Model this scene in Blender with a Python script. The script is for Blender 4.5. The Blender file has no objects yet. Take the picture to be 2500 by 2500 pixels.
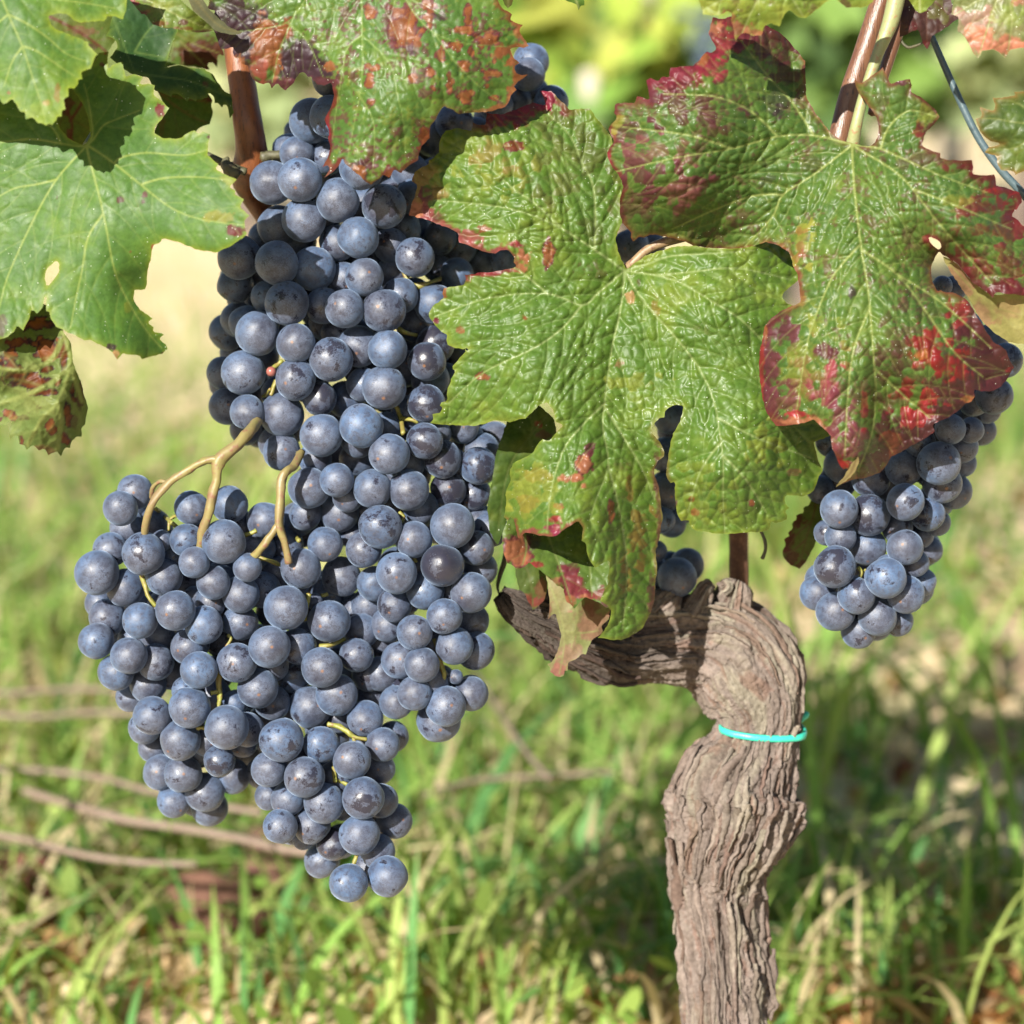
import bpy, math, random
import numpy as np
from mathutils import Vector, Matrix

# ------------------------------------------------------------------ camera
PITCH = math.radians(11.2)
CAM_H = 0.56
FRAME = 0.43                      # width of the frame one metre from the camera
CAM = np.array([0.0, 0.0, CAM_H])
RIGHT = np.array([1.0, 0.0, 0.0])
UP = np.array([0.0, math.sin(PITCH), math.cos(PITCH)])
FWD = np.array([0.0, math.cos(PITCH), -math.sin(PITCH)])
PX = FRAME / 2500.0               # metres per photograph pixel at one metre
SC = bpy.context.scene
COL = SC.collection
cam_data = bpy.data.cameras.new('camera')
cam = bpy.data.objects.new('camera', cam_data)
COL.objects.link(cam)
cam.location = CAM
cam.rotation_euler = (math.pi / 2 - PITCH, 0, 0)
cam_data.sensor_width = 36.0
cam_data.lens = 36.0 / FRAME
cam_data.clip_start = 0.05
cam_data.clip_end = 3000
cam_data.dof.use_dof = True
cam_data.dof.focus_distance = 0.975
cam_data.dof.aperture_fstop = 6.6
SC.camera = cam

# ------------------------------------------------------------------ light
SUN_DIR = RIGHT * -0.45 + UP * 0.37 - FWD * 1.0
SUN_DIR = SUN_DIR / np.linalg.norm(SUN_DIR)
world = bpy.data.worlds.new('World')
SC.world = world
world.use_nodes = True
wn = world.node_tree.nodes
wl = world.node_tree.links
bg = wn['Background']
sky = wn.new('ShaderNodeTexSky')
sky.sky_type = 'NISHITA'
sky.sun_disc = False
sky.sun_elevation = math.asin(SUN_DIR[2])
sky.sun_rotation = math.atan2(SUN_DIR[0], SUN_DIR[1])
wl.new(sky.outputs[0], bg.inputs[0])
bg.inputs[1].default_value = 0.05
sun_data = bpy.data.lights.new('sun', 'SUN')
sun_data.energy = 5.0
sun_data.angle = math.radians(0.5)
sun_data.color = (1.0, 0.95, 0.86)
sun = bpy.data.objects.new('sun', sun_data)
COL.objects.link(sun)
sun.rotation_euler = Vector(SUN_DIR).to_track_quat('Z', 'Y').to_euler()
SC.view_settings.view_transform = 'Standard'
SC.view_settings.look = 'None'
SC.view_settings.gamma = 1.0
SC.view_settings.use_curve_mapping = False
SC.view_settings.exposure = 1.36

# ------------------------------------------------------------------ helpers
def P(px, py, d):
    """photograph pixel + depth along the view axis (m) -> world points"""
    px = np.asarray(px, float); py = np.asarray(py, float); d = np.asarray(d, float)
    xc = (px - 1250.0) * PX * d
    yc = -(py - 1250.0) * PX * d
    return CAM + xc[..., None] * RIGHT + yc[..., None] * UP + d[..., None] * FWD

def ground_at(px, py, z=0.0):
    """point of the ground plane (height z) seen at a photograph pixel"""
    v = (px - 1250.0) * PX * RIGHT - (py - 1250.0) * PX * UP + FWD
    t = (z - CAM_H) / v[2]
    return CAM + v * t

def hash3(ix, iy, iz, seed=0):
    h = (ix.astype(np.int64) * 374761393 + iy.astype(np.int64) * 668265263 + iz.astype(np.int64) * 2147483647 + seed * 974634777) & 0xffffffff
    h = ((h ^ (h >> 13)) * 1274126177) & 0xffffffff
    h = ((h ^ (h >> 16)) * 2246822519) & 0xffffffff
    h = h ^ (h >> 15)
    return (h & 0xffffff) / float(0x1000000)

def vn3(x, y, z, seed=0):
    x = np.asarray(x, float); y = np.asarray(y, float); z = np.asarray(z, float) + np.zeros_like(x)
    xi = np.floor(x); yi = np.floor(y); zi = np.floor(z)
    fx = x - xi; fy = y - yi; fz = z - zi
    fx = fx * fx * (3 - 2 * fx); fy = fy * fy * (3 - 2 * fy); fz = fz * fz * (3 - 2 * fz)
    out = 0
    for a in (0, 1):
        for b in (0, 1):
            for c in (0, 1):
                w = (fx if a else 1 - fx) * (fy if b else 1 - fy) * (fz if c else 1 - fz)
                out = out + w * hash3(xi + a, yi + b, zi + c, seed)
    return out

def vn2(x, y, seed=0):
    x = np.asarray(x, float); y = np.asarray(y, float)
    xi = np.floor(x); yi = np.floor(y)
    fx = x - xi; fy = y - yi
    fx = fx * fx * (3 - 2 * fx); fy = fy * fy * (3 - 2 * fy)
    z = np.zeros_like(xi)
    return ((1 - fx) * (1 - fy) * hash3(xi, yi, z, seed) + fx * (1 - fy) * hash3(xi + 1, yi, z, seed)
            + (1 - fx) * fy * hash3(xi, yi + 1, z, seed) + fx * fy * hash3(xi + 1, yi + 1, z, seed))

def fbm2(x, y, seed=0, oct=4):
    v = 0; a = 0.5; t = 0
    for i in range(oct):
        v = v + a * vn2(x, y, seed + i * 17); t += a
        x = np.asarray(x) * 2.03 + 5.1; y = np.asarray(y) * 2.03 + 1.7; a *= 0.5
    return v / t

def worley(x, y, sp, seed=0):
    gx = np.asarray(x) / sp; gy = np.asarray(y) / sp
    xi = np.floor(gx); yi = np.floor(gy)
    f1 = np.full(gx.shape, 9.0); f2 = np.full(gx.shape, 9.0); cid = np.zeros(gx.shape)
    zz = np.zeros_like(xi)
    for a in (-1, 0, 1):
        for b in (-1, 0, 1):
            cx = xi + a; cy = yi + b
            jx = cx + 0.1 + 0.8 * hash3(cx, cy, zz, seed); jy = cy + 0.1 + 0.8 * hash3(cx, cy, zz + 1, seed)
            d = np.hypot(gx - jx, gy - jy)
            r = hash3(cx, cy, zz + 2, seed)
            near = d < f1
            f2 = np.where(near, f1, np.minimum(f2, d))
            cid = np.where(near, r, cid)
            f1 = np.where(near, d, f1)
    return f1 * sp, f2 * sp, cid

def sstep(a, b, x):
    t = np.clip((x - a) / (b - a), 0, 1)
    return t * t * (3 - 2 * t)

def mesh_obj(name, V, F, mat=None, parent=None, smooth=True, colors=None):
    """V (n,3) world points, F (m,4) or (m,3) array of indices"""
    V = np.asarray(V, np.float32); F = np.asarray(F, np.int32)
    me = bpy.data.meshes.new(name)
    me.vertices.add(len(V)); me.vertices.foreach_set('co', V.ravel())
    k = F.shape[1]
    me.loops.add(F.size); me.loops.foreach_set('vertex_index', F.ravel())
    me.polygons.add(len(F))
    me.polygons.foreach_set('loop_start', np.arange(0, F.size, k, dtype=np.int32))
    me.polygons.foreach_set('loop_total', np.full(len(F), k, np.int32))
    me.polygons.foreach_set('use_smooth', np.full(len(F), smooth, bool))
    if colors is not None:
        at = me.color_attributes.new('Col', 'FLOAT_COLOR', 'POINT')
        c4 = np.ones((len(V), 4), np.float32); c4[:, :3] = colors
        at.data.foreach_set('color', c4.ravel())
    me.update(calc_edges=True)
    me.validate()
    o = bpy.data.objects.new(name, me)
    if mat: me.materials.append(mat)
    COL.objects.link(o)
    if parent:
        o.parent = parent
        o.matrix_parent_inverse = parent.matrix_basis.inverted()
    return o

def tag(o, label=None, cat=None, group=None, kind=None):
    if label: o['label'] = label
    if cat: o['category'] = cat
    if group: o['group'] = group
    if kind: o['kind'] = kind
    return o

def empty(name, loc, label, cat, group=None):
    o = bpy.data.objects.new(name, None)
    o.empty_display_size = 0.02
    o.location = [float(v) for v in loc]
    COL.objects.link(o)
    return tag(o, label, cat, group)

def tube_arrays(pts, radii, nseg=10, sub=6, rough=0.0, seed=0, flat=1.0):
    """smooth tube through world points; returns V,F (quads) with closed tips"""
    pts = np.asarray(pts, float); radii = np.asarray(radii, float)
    n = len(pts)
    t = np.linspace(0, n - 1, (n - 1) * sub + 1)
    def cr(A):
        A = np.asarray(A, float)
        i = np.clip(np.floor(t).astype(int), 0, n - 2); f = t - i
        p0 = A[np.clip(i - 1, 0, n - 1)]; p1 = A[i]; p2 = A[i + 1]; p3 = A[np.clip(i + 2, 0, n - 1)]
        if A.ndim > 1: f = f[:, None]
        return 0.5 * (2 * p1 + (p2 - p0) * f + (2 * p0 - 5 * p1 + 4 * p2 - p3) * f ** 2 + (3 * p1 - p0 - 3 * p2 + p3) * f ** 3)
    C = cr(pts); R = np.maximum(cr(radii), 1e-5)
    T = np.gradient(C, axis=0); T /= np.linalg.norm(T, axis=1)[:, None] + 1e-12
    N = np.zeros_like(C)
    a = np.cross(T[0], FWD)
    if np.linalg.norm(a) < 1e-3: a = np.cross(T[0], UP)
    a /= np.linalg.norm(a); N[0] = a
    for i in range(1, len(C)):
        v = N[i - 1] - T[i] * np.dot(N[i - 1], T[i]); N[i] = v / (np.linalg.norm(v) + 1e-12)
    B = np.cross(T, N)
    th = np.linspace(0, 2 * np.pi, nseg, endpoint=False)
    rr = R[:, None] * np.ones((1, nseg))
    if rough:
        s = np.arange(len(C))[:, None] * 0.35
        rr = rr * (1 + rough * (vn3(np.cos(th)[None] * 1.6 + 7, np.sin(th)[None] * 1.6 + s * 0, s + 0 * th[None], seed) - 0.5) * 2)
    V = C[:, None] + rr[..., None] * (np.cos(th)[None, :, None] * N[:, None] + flat * np.sin(th)[None, :, None] * B[:, None])
    m = len(C)
    V = V.reshape(-1, 3)
    i = np.arange(m - 1)[:, None] * nseg; j = np.arange(nseg)[None]
    F = np.stack([i + j, i + (j + 1) % nseg, i + nseg + (j + 1) % nseg, i + nseg + j], -1).reshape(-1, 4)
    # tips
    V = np.vstack([V, C[0] - T[0] * R[0] * 0.4, C[-1] + T[-1] * R[-1] * 0.4])
    k0, k1 = len(V) - 2, len(V) - 1
    j = np.arange(nseg)
    t0 = np.stack([np.full(nseg, k0), (j + 1) % nseg, j, j], -1)
    base = (m - 1) * nseg
    t1 = np.stack([np.full(nseg, k1), base + j, base + (j + 1) % nseg, base + (j + 1) % nseg], -1)
    tri = np.vstack([t0, t1])[:, :3]
    return V, F, tri

def tube(name, pts, radii, mat, parent=None, nseg=10, sub=6, rough=0.0, seed=0, flat=1.0):
    V, F, T = tube_arrays(pts, radii, nseg, sub, rough, seed, flat)
    me = bpy.data.meshes.new(name)
    me.from_pydata(V.tolist(), [], F.tolist() + T.tolist())
    me.polygons.foreach_set('use_smooth', np.ones(len(me.polygons), bool))
    me.materials.append(mat)
    me.update()
    o = bpy.data.objects.new(name, me)
    COL.objects.link(o)
    if parent:
        o.parent = parent
        o.matrix_parent_inverse = parent.matrix_basis.inverted()
    return o

def ptube(name, pxpts, depth, rpx, mat, parent=None, **k):
    """tube through photograph pixels (x, y[, depth offset in mm]) at a depth"""
    q = np.array([(p[0], p[1], depth + (p[2] * 1e-3 if len(p) > 2 else 0)) for p in pxpts])
    W = P(q[:, 0], q[:, 1], q[:, 2])
    R = np.array(rpx if hasattr(rpx, '__len__') else [rpx] * len(pxpts), float) * PX * q[:, 2]
    return tube(name, W, R, mat, parent, **k)

# ------------------------------------------------------------------ materials
def new_mat(name):
    m = bpy.data.materials.new(name); m.use_nodes = True
    nt = m.node_tree
    return m, nt, nt.nodes, nt.links, nt.nodes['Principled BSDF']

def ramp(nodes, stops):
    r = nodes.new('ShaderNodeValToRGB')
    el = r.color_ramp.elements
    while len(el) > 1: el.remove(el[-1])
    el[0].position = stops[0][0]; el[0].color = (*stops[0][1], 1) if len(stops[0][1]) == 3 else stops[0][1]
    for p, c in stops[1:]:
        e = el.new(p); e.color = (*c, 1)
    return r

def mixc(nt, fac, a, b, mode='MIX'):
    n = nt.nodes.new('ShaderNodeMix'); n.data_type = 'RGBA'; n.blend_type = mode
    if isinstance(fac, (int, float)): n.inputs[0].default_value = fac
    else: nt.links.new(fac, n.inputs[0])
    for idx, v in ((6, a), (7, b)):
        if isinstance(v, tuple): n.inputs[idx].default_value = (*v, 1)
        else: nt.links.new(v, n.inputs[idx])
    return n.outputs[2]

def math_n(nt, op, a, b=None, c=None):
    n = nt.nodes.new('ShaderNodeMath'); n.operation = op
    for i, v in enumerate((a, b, c)):
        if v is None: continue
        if isinstance(v, (int, float)): n.inputs[i].default_value = v
        else: nt.links.new(v, n.inputs[i])
    return n.outputs[0]

def noise(nt, vec, scale, detail=3, rough=0.55, dist=0.0):
    n = nt.nodes.new('ShaderNodeTexNoise')
    n.inputs['Scale'].default_value = scale; n.inputs['Detail'].default_value = detail
    n.inputs['Roughness'].default_value = rough; n.inputs['Distortion'].default_value = dist
    if vec is not None: nt.links.new(vec, n.inputs['Vector'])
    return n.outputs['Fac']

def maprange(nt, v, a, b, c=0.0, d=1.0):
    n = nt.nodes.new('ShaderNodeMapRange')
    nt.links.new(v, n.inputs[0])
    for i, x in enumerate((a, b, c, d)): n.inputs[i + 1].default_value = x
    return n.outputs[0]

def leaf_material(name, spec=0.5, rough=0.42, specks=0.5, trans=0.2, bump=0.12):
    m, nt, N, L, b = new_mat(name)
    at = N.new('ShaderNodeAttribute'); at.attribute_name = 'Col'
    tc = N.new('ShaderNodeTexCoord')
    vec = tc.outputs['Object']
    n1 = noise(nt, vec, 900, 3)
    col = mixc(nt, maprange(nt, n1, 0.3, 0.7, 0.0, 0.35), at.outputs['Color'], mixc(nt, 1.0, at.outputs['Color'], (0.55, 0.55, 0.5), 'MULTIPLY'))
    if specks > 0:
        vo = N.new('ShaderNodeTexVoronoi'); vo.inputs['Scale'].default_value = 900
        L.new(vec, vo.inputs['Vector'])
        dotm = math_n(nt, 'LESS_THAN', vo.outputs['Distance'], 0.2)
        rnd = N.new('ShaderNodeSeparateColor'); L.new(vo.outputs['Color'], rnd.inputs[0])
        pick = math_n(nt, 'GREATER_THAN', rnd.outputs[0], 1 - 0.22 * specks)
        big = noise(nt, vec, 45, 2)
        pick2 = maprange(nt, big, 0.42, 0.6)
        fac = math_n(nt, 'MULTIPLY', math_n(nt, 'MULTIPLY', dotm, pick), pick2)
        col = mixc(nt, math_n(nt, 'MULTIPLY', fac, 0.75), col, (0.55, 0.58, 0.48))
    L.new(col, b.inputs['Base Color'])
    rg = maprange(nt, noise(nt, vec, 160, 3), 0.3, 0.7, rough - 0.1, rough + 0.14)
    L.new(rg, b.inputs['Roughness'])
    b.inputs['Specular IOR Level'].default_value = spec
    bp = N.new('ShaderNodeBump'); bp.inputs['Strength'].default_value = bump; bp.inputs['Distance'].default_value = 0.0006
    L.new(noise(nt, vec, 1300, 3), bp.inputs['Height'])
    L.new(bp.outputs[0], b.inputs['Normal'])
    tr = N.new('ShaderNodeBsdfTranslucent')
    L.new(mixc(nt, 1.0, col, (1.35, 1.25, 0.55), 'MULTIPLY'), tr.inputs['Color'])
    mx = N.new('ShaderNodeMixShader'); mx.inputs[0].default_value = trans
    L.new(b.outputs[0], mx.inputs[1]); L.new(tr.outputs[0], mx.inputs[2])
    L.new(mx.outputs[0], N['Material Output'].inputs['Surface'])
    return m

M_LEAF = leaf_material('vine_leaf_glossy', 0.36, 0.47, 0.4)
M_LEAF_SOFT = leaf_material('vine_leaf_smooth', 0.2, 0.52, 0.4)
M_LEAF_FAR = leaf_material('vine_leaf_dull', 0.25, 0.55, 0.0, 0.35)
M_GRASS = leaf_material('grass_blades', 0.2, 0.55, 0.0, 0.45, 0.0)

def grape_material(name, rub0, rub1):
    m, nt, N, L, b = new_mat(name)
    tc = N.new('ShaderNodeTexCoord'); oi = N.new('ShaderNodeObjectInfo')
    off = N.new('ShaderNodeVectorMath'); off.operation = 'MULTIPLY_ADD'
    cmb = N.new('ShaderNodeCombineXYZ')
    L.new(oi.outputs['Random'], cmb.inputs[0])
    L.new(math_n(nt, 'FRACT', math_n(nt, 'MULTIPLY', oi.outputs['Random'], 7.13)), cmb.inputs[1])
    L.new(math_n(nt, 'FRACT', math_n(nt, 'MULTIPLY', oi.outputs['Random'], 31.7)), cmb.inputs[2])
    L.new(cmb.outputs[0], off.inputs[0]); off.inputs[1].default_value = (60, 60, 60)
    L.new(tc.outputs['Object'], off.inputs[2])
    v = off.outputs[0]
    big = noise(nt, v, 1.15, 4, 0.62, 0.3)
    mid = noise(nt, v, 3.4, 4, 0.65, 0.8)
    fine = noise(nt, v, 15, 4, 0.7, 0.4)
    scr = noise(nt, v, 7, 3, 0.6, 2.6)
    # wax bloom colour: blue grey to mauve grey
    wax = mixc(nt, maprange(nt, mid, 0.35, 0.68), (0.056, 0.100, 0.190), (0.076, 0.098, 0.156))
    wax = mixc(nt, maprange(nt, oi.outputs['Random'], 0, 1, 0.0, 0.5), wax, (0.050, 0.066, 0.105))
    # rubbed off patches
    spz = N.new('ShaderNodeSeparateXYZ'); L.new(tc.outputs['Object'], spz.inputs[0])
    tipm = maprange(nt, math_n(nt, 'ADD', spz.outputs[2], math_n(nt, 'MULTIPLY', math_n(nt, 'SUBTRACT', mid, 0.5), 0.9)), -0.25, -0.85, 0.0, 1.0)
    wax = mixc(nt, math_n(nt, 'MULTIPLY', tipm, 0.5), wax, (0.096, 0.096, 0.120))
    r2 = math_n(nt, 'FRACT', math_n(nt, 'MULTIPLY', oi.outputs['Random'], 13.7))
    wax = mixc(nt, maprange(nt, big, 0.32, 0.6), mixc(nt, 1.0, wax, (0.52, 0.50, 0.52), 'MULTIPLY'), mixc(nt, 1.0, wax, (1.22, 1.22, 1.18), 'MULTIPLY'))
    rb = maprange(nt, math_n(nt, 'ADD', math_n(nt, 'ADD', big, math_n(nt, 'MULTIPLY', math_n(nt, 'POWER', r2, 3.0), 0.11)), math_n(nt, 'MULTIPLY', math_n(nt, 'SUBTRACT', fine, 0.5), 0.28)), rub0, rub1)
    flecks = maprange(nt, math_n(nt, 'ADD', fine, math_n(nt, 'MULTIPLY', math_n(nt, 'SUBTRACT', mid, 0.5), 0.55)), 0.545, 0.625)
    lines = maprange(nt, math_n(nt, 'ABSOLUTE', math_n(nt, 'SUBTRACT', scr, 0.5)), 0.0, 0.016, 1.0, 0.0)
    lines = math_n(nt, 'MULTIPLY', lines, maprange(nt, mid, 0.5, 0.62))
    dk = math_n(nt, 'MAXIMUM', math_n(nt, 'MULTIPLY', flecks, maprange(nt, math_n(nt, 'FRACT', math_n(nt, 'MULTIPLY', oi.outputs['Random'], 5.31)), 0, 1, 0.25, 0.8)), math_n(nt, 'MULTIPLY', lines, 0.6))
    mott = maprange(nt, math_n(nt, 'ADD', noise(nt, v, 30, 3, 0.7), math_n(nt, 'MULTIPLY', math_n(nt, 'SUBTRACT', mid, 0.5), 0.5)), 0.0, 1.0)
    mott = maprange(nt, math_n(nt, 'ADD', mott, math_n(nt, 'MULTIPLY', tipm, 0.075)), 0.535, 0.645)
    dk = math_n(nt, 'MAXIMUM', dk, math_n(nt, 'MULTIPLY', mott, 0.66))
    dk = math_n(nt, 'MAXIMUM', dk, math_n(nt, 'MULTIPLY', rb, 0.93))
    col = mixc(nt, dk, wax, (0.014, 0.012, 0.02))
    # pale dust and the brown style scar at the tip
    du = maprange(nt, noise(nt, v, 24, 2, 0.5), 0.70, 0.74)
    du = math_n(nt, 'MULTIPLY', du, maprange(nt, noise(nt, v, 1.7, 2), 0.48, 0.6))
    col = mixc(nt, math_n(nt, 'MULTIPLY', du, 0.6), col, (0.34, 0.27, 0.15))
    ds = N.new('ShaderNodeVectorMath'); ds.operation = 'DISTANCE'
    L.new(tc.outputs['Object'], ds.inputs[0]); ds.inputs[1].default_value = (0, 0, -1)
    jd = math_n(nt, 'ADD', ds.outputs['Value'], math_n(nt, 'MULTIPLY', math_n(nt, 'SUBTRACT', fine, 0.5), 0.12))
    col = mixc(nt, math_n(nt, 'MULTIPLY', maprange(nt, jd, 0.045, 0.10, 0.75, 0.0), math_n(nt, 'GREATER_THAN', math_n(nt, 'FRACT', math_n(nt, 'MULTIPLY', oi.outputs['Random'], 17.3)), 0.45)), col, (0.17, 0.08, 0.035))
    L.new(col, b.inputs['Base Color'])
    L.new(maprange(nt, dk, 0.0, 0.9, 0.52, 0.27), b.inputs['Roughness'])
    b.inputs['Specular IOR Level'].default_value = 0.46
    b.inputs['Sheen Weight'].default_value = 0.30
    b.inputs['Sheen Tint'].default_value = (0.55, 0.72, 1.0, 1)
    b.inputs['Sheen Roughness'].default_value = 0.4
    bp = N.new('ShaderNodeBump'); bp.inputs['Strength'].default_value = 0.25; bp.inputs['Distance'].default_value = 0.0003
    L.new(math_n(nt, 'ADD', math_n(nt, 'MULTIPLY', dk, -0.5), fine), bp.inputs['Height'])
    L.new(bp.outputs[0], b.inputs['Normal'])
    return m

M_GRAPE = grape_material('grape_bloom', 0.60, 0.68)
M_GRAPE_RUB = grape_material('grape_rubbed', 0.46, 0.54)

def stem_material(name, c1, c2, c3, scale=60, rough=0.5, stretch=None):
    m, nt, N, L, b = new_mat(name)
    tc = N.new('ShaderNodeTexCoord')
    mp = N.new('ShaderNodeMapping'); L.new(tc.outputs['Object'], mp.inputs[0])
    if stretch: mp.inputs['Scale'].default_value = stretch
    n1 = noise(nt, mp.outputs[0], scale, 4, 0.6); n2 = noise(nt, mp.outputs[0], scale * 6, 3, 0.6)
    c = mixc(nt, maprange(nt, n1, 0.35, 0.65), c1, c2)
    c = mixc(nt, maprange(nt, n2, 0.55, 0.68), c, c3)
    L.new(c, b.inputs['Base Color'])
    b.inputs['Roughness'].default_value = rough
    bp = N.new('ShaderNodeBump'); bp.inputs['Strength'].default_value = 0.4; bp.inputs['Distance'].default_value = 0.0006
    L.new(n2, bp.inputs['Height']); L.new(bp.outputs[0], b.inputs['Normal'])
    return m

M_STEM = stem_material('bunch_stem', (0.18, 0.155, 0.05), (0.15, 0.105, 0.048), (0.16, 0.08, 0.045))
M_PEDICEL = stem_material('pedicel', (0.19, 0.20, 0.035), (0.17, 0.14, 0.035), (0.17, 0.08, 0.035), 120)
M_PETIOLE = stem_material('petiole', (0.20, 0.225, 0.09), (0.19, 0.19, 0.085), (0.22, 0.13, 0.06), 80)
M_CANE = stem_material('red_cane', (0.19, 0.062, 0.018), (0.115, 0.036, 0.013), (0.05, 0.018, 0.009), 40, 0.42, (6, 6, 0.6))
M_CANE2 = stem_material('brown_cane', (0.14, 0.066, 0.033), (0.10, 0.042, 0.022), (0.045, 0.022, 0.014), 40, 0.38, (6, 6, 0.6))
M_DEADCANE = stem_material('dead_cane', (0.19, 0.14, 0.105), (0.15, 0.105, 0.075), (0.10, 0.065, 0.05), 30, 0.7, (3, 3, 3))
M_RUST = stem_material('rust', (0.17, 0.075, 0.04), (0.09, 0.04, 0.025), (0.25, 0.12, 0.06), 120, 0.75)
M_WIRE = stem_material('coated_wire', (0.045, 0.075, 0.085), (0.06, 0.09, 0.10), (0.03, 0.045, 0.05), 60, 0.4)
M_TIE = stem_material('tie_plastic', (0.03, 0.42, 0.29), (0.035, 0.45, 0.32), (0.03, 0.37, 0.26), 90, 0.4)
M_TENDRIL = stem_material('tendril', (0.05, 0.05, 0.025), (0.08, 0.07, 0.03), (0.03, 0.02, 0.015), 90, 0.6)

# ------------------------------------------------------------------ leaf builder
GREEN = dict(g1=(0.082, 0.175, 0.022), g2=(0.13, 0.225, 0.028), gy=(0.24, 0.29, 0.04), vein=(0.28, 0.35, 0.13))
RED = (0.30, 0.022, 0.035); PINK = (0.31, 0.07, 0.075); PURPLE = (0.115, 0.024, 0.040); DARKP = (0.040, 0.016, 0.030)
BROWN = (0.23, 0.078, 0.027); SALMON = (0.31, 0.115, 0.062); RUSTB = (0.19, 0.048, 0.016); YEL = (0.25, 0.26, 0.04)
LGREEN = (0.20, 0.27, 0.04); TAN = (0.36, 0.20, 0.10); OLIVE = (0.11, 0.12, 0.03); DKGREEN = (0.03, 0.075, 0.018)

def resample(poly, step=7.0, jit=1.6, seed=0):
    poly = np.asarray(poly, float)
    rng = np.random.RandomState(seed)
    out = []
    n = len(poly)
    for i in range(n):
        a = poly[i]; b = poly[(i + 1) % n]
        L = np.hypot(*(b - a)); k = max(1, int(L / step))
        nrm = np.array([-(b - a)[1], (b - a)[0]]) / (L + 1e-9)
        bow = rng.uniform(-0.03, 0.07) * L
        for j in range(k):
            t = j / k
            p = a + (b - a) * t
            if j: p = p + nrm * (rng.uniform(-jit, jit) - bow * 4 * t * (1 - t) * 0.5)
            out.append(p)
    return np.array(out)

def inside(loops, X, Y):
    r = np.zeros(X.shape, bool)
    for q in loops:
        x0 = q[:, 0]; y0 = q[:, 1]; x1 = np.roll(x0, -1); y1 = np.roll(y0, -1)
        for a, b, c, d in zip(x0, y0, x1, y1):
            if b == d: continue
            lo, hi = (b, d) if b < d else (d, b)
            m = (Y >= lo) & (Y < hi)
            if not m.any(): continue
            xs = a + (Y[m] - b) * (c - a) / (d - b)
            r[m] ^= X[m] < xs
    return r

def grid_inside(loops, xs, ys):
    g = np.zeros((len(ys), len(xs)), bool)
    for q in loops:
        x0 = q[:, 0]; y0 = q[:, 1]; x1 = np.roll(x0, -1); y1 = np.roll(y0, -1)
        for k, y in enumerate(ys):
            m = ((y0 <= y) & (y1 > y)) | ((y1 <= y) & (y0 > y))
            if not m.any(): continue
            cx = np.sort(x0[m] + (y - y0[m]) * (x1[m] - x0[m]) / (y1[m] - y0[m]))
            g[k] ^= (np.searchsorted(cx, xs) % 2).astype(bool)
    return g

def seg_dist(X, Y, A, B, wa=None, chunk=6000, want_pt=False):
    """min distance of points to segments A->B"""
    D = np.full(len(X), 1e9); PT = np.zeros((len(X), 2)) if want_pt else None
    d = B - A; L2 = (d ** 2).sum(1) + 1e-9
    for s in range(0, len(X), chunk):
        x = X[s:s + chunk, None]; y = Y[s:s + chunk, None]
        t = np.clip(((x - A[None, :, 0]) * d[None, :, 0] + (y - A[None, :, 1]) * d[None, :, 1]) / L2[None], 0, 1)
        qx = A[None, :, 0] + t * d[None, :, 0]; qy = A[None, :, 1] + t * d[None, :, 1]
        r = np.hypot(x - qx, y - qy)
        if wa is not None: r = r + wa[None]
        i = r.argmin(1); k = np.arange(len(i))
        D[s:s + chunk] = r[k, i]
        if want_pt: PT[s:s + chunk, 0] = qx[k, i]; PT[s:s + chunk, 1] = qy[k, i]
    return (D, PT) if want_pt else D

def smooth_line(p, sub=5):
    p = np.asarray(p, float); n = len(p)
    if n < 3: return p
    t = np.linspace(0, n - 1, (n - 1) * sub + 1)
    i = np.clip(np.floor(t).astype(int), 0, n - 2); f = (t - i)[:, None]
    p0 = p[np.clip(i - 1, 0, n - 1)]; p1 = p[i]; p2 = p[i + 1]; p3 = p[np.clip(i + 2, 0, n - 1)]
    return 0.5 * (2 * p1 + (p2 - p0) * f + (2 * p0 - 5 * p1 + 4 * p2 - p3) * f ** 2 + (3 * p1 - p0 - 3 * p2 + p3) * f ** 3)

def tps(ctrl, X, Y):
    c = np.asarray(ctrl, float); n = len(c)
    if n == 1: return np.full(X.shape, c[0, 2])
    s = 300.0
    x = c[:, 0] / s; y = c[:, 1] / s
    if n < 4: return np.full(X.shape, c[:, 2].mean())
    U = lambda r2: np.where(r2 > 1e-9, r2 * np.log(r2 + 1e-12), 0)
    K = U((x[:, None] - x) ** 2 + (y[:, None] - y) ** 2) + np.eye(n) * 0.05
    Pm = np.c_[np.ones(n), x, y]
    A = np.zeros((n + 3, n + 3)); A[:n, :n] = K; A[:n, n:] = Pm; A[n:, :n] = Pm.T
    w = np.linalg.solve(A, np.r_[c[:, 2], 0, 0, 0])
    out = w[n] + w[n + 1] * X / s + w[n + 2] * Y / s
    for i in range(n):
        out = out + w[i] * U((X / s - x[i]) ** 2 + (Y / s - y[i]) ** 2)
    return out

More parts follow.
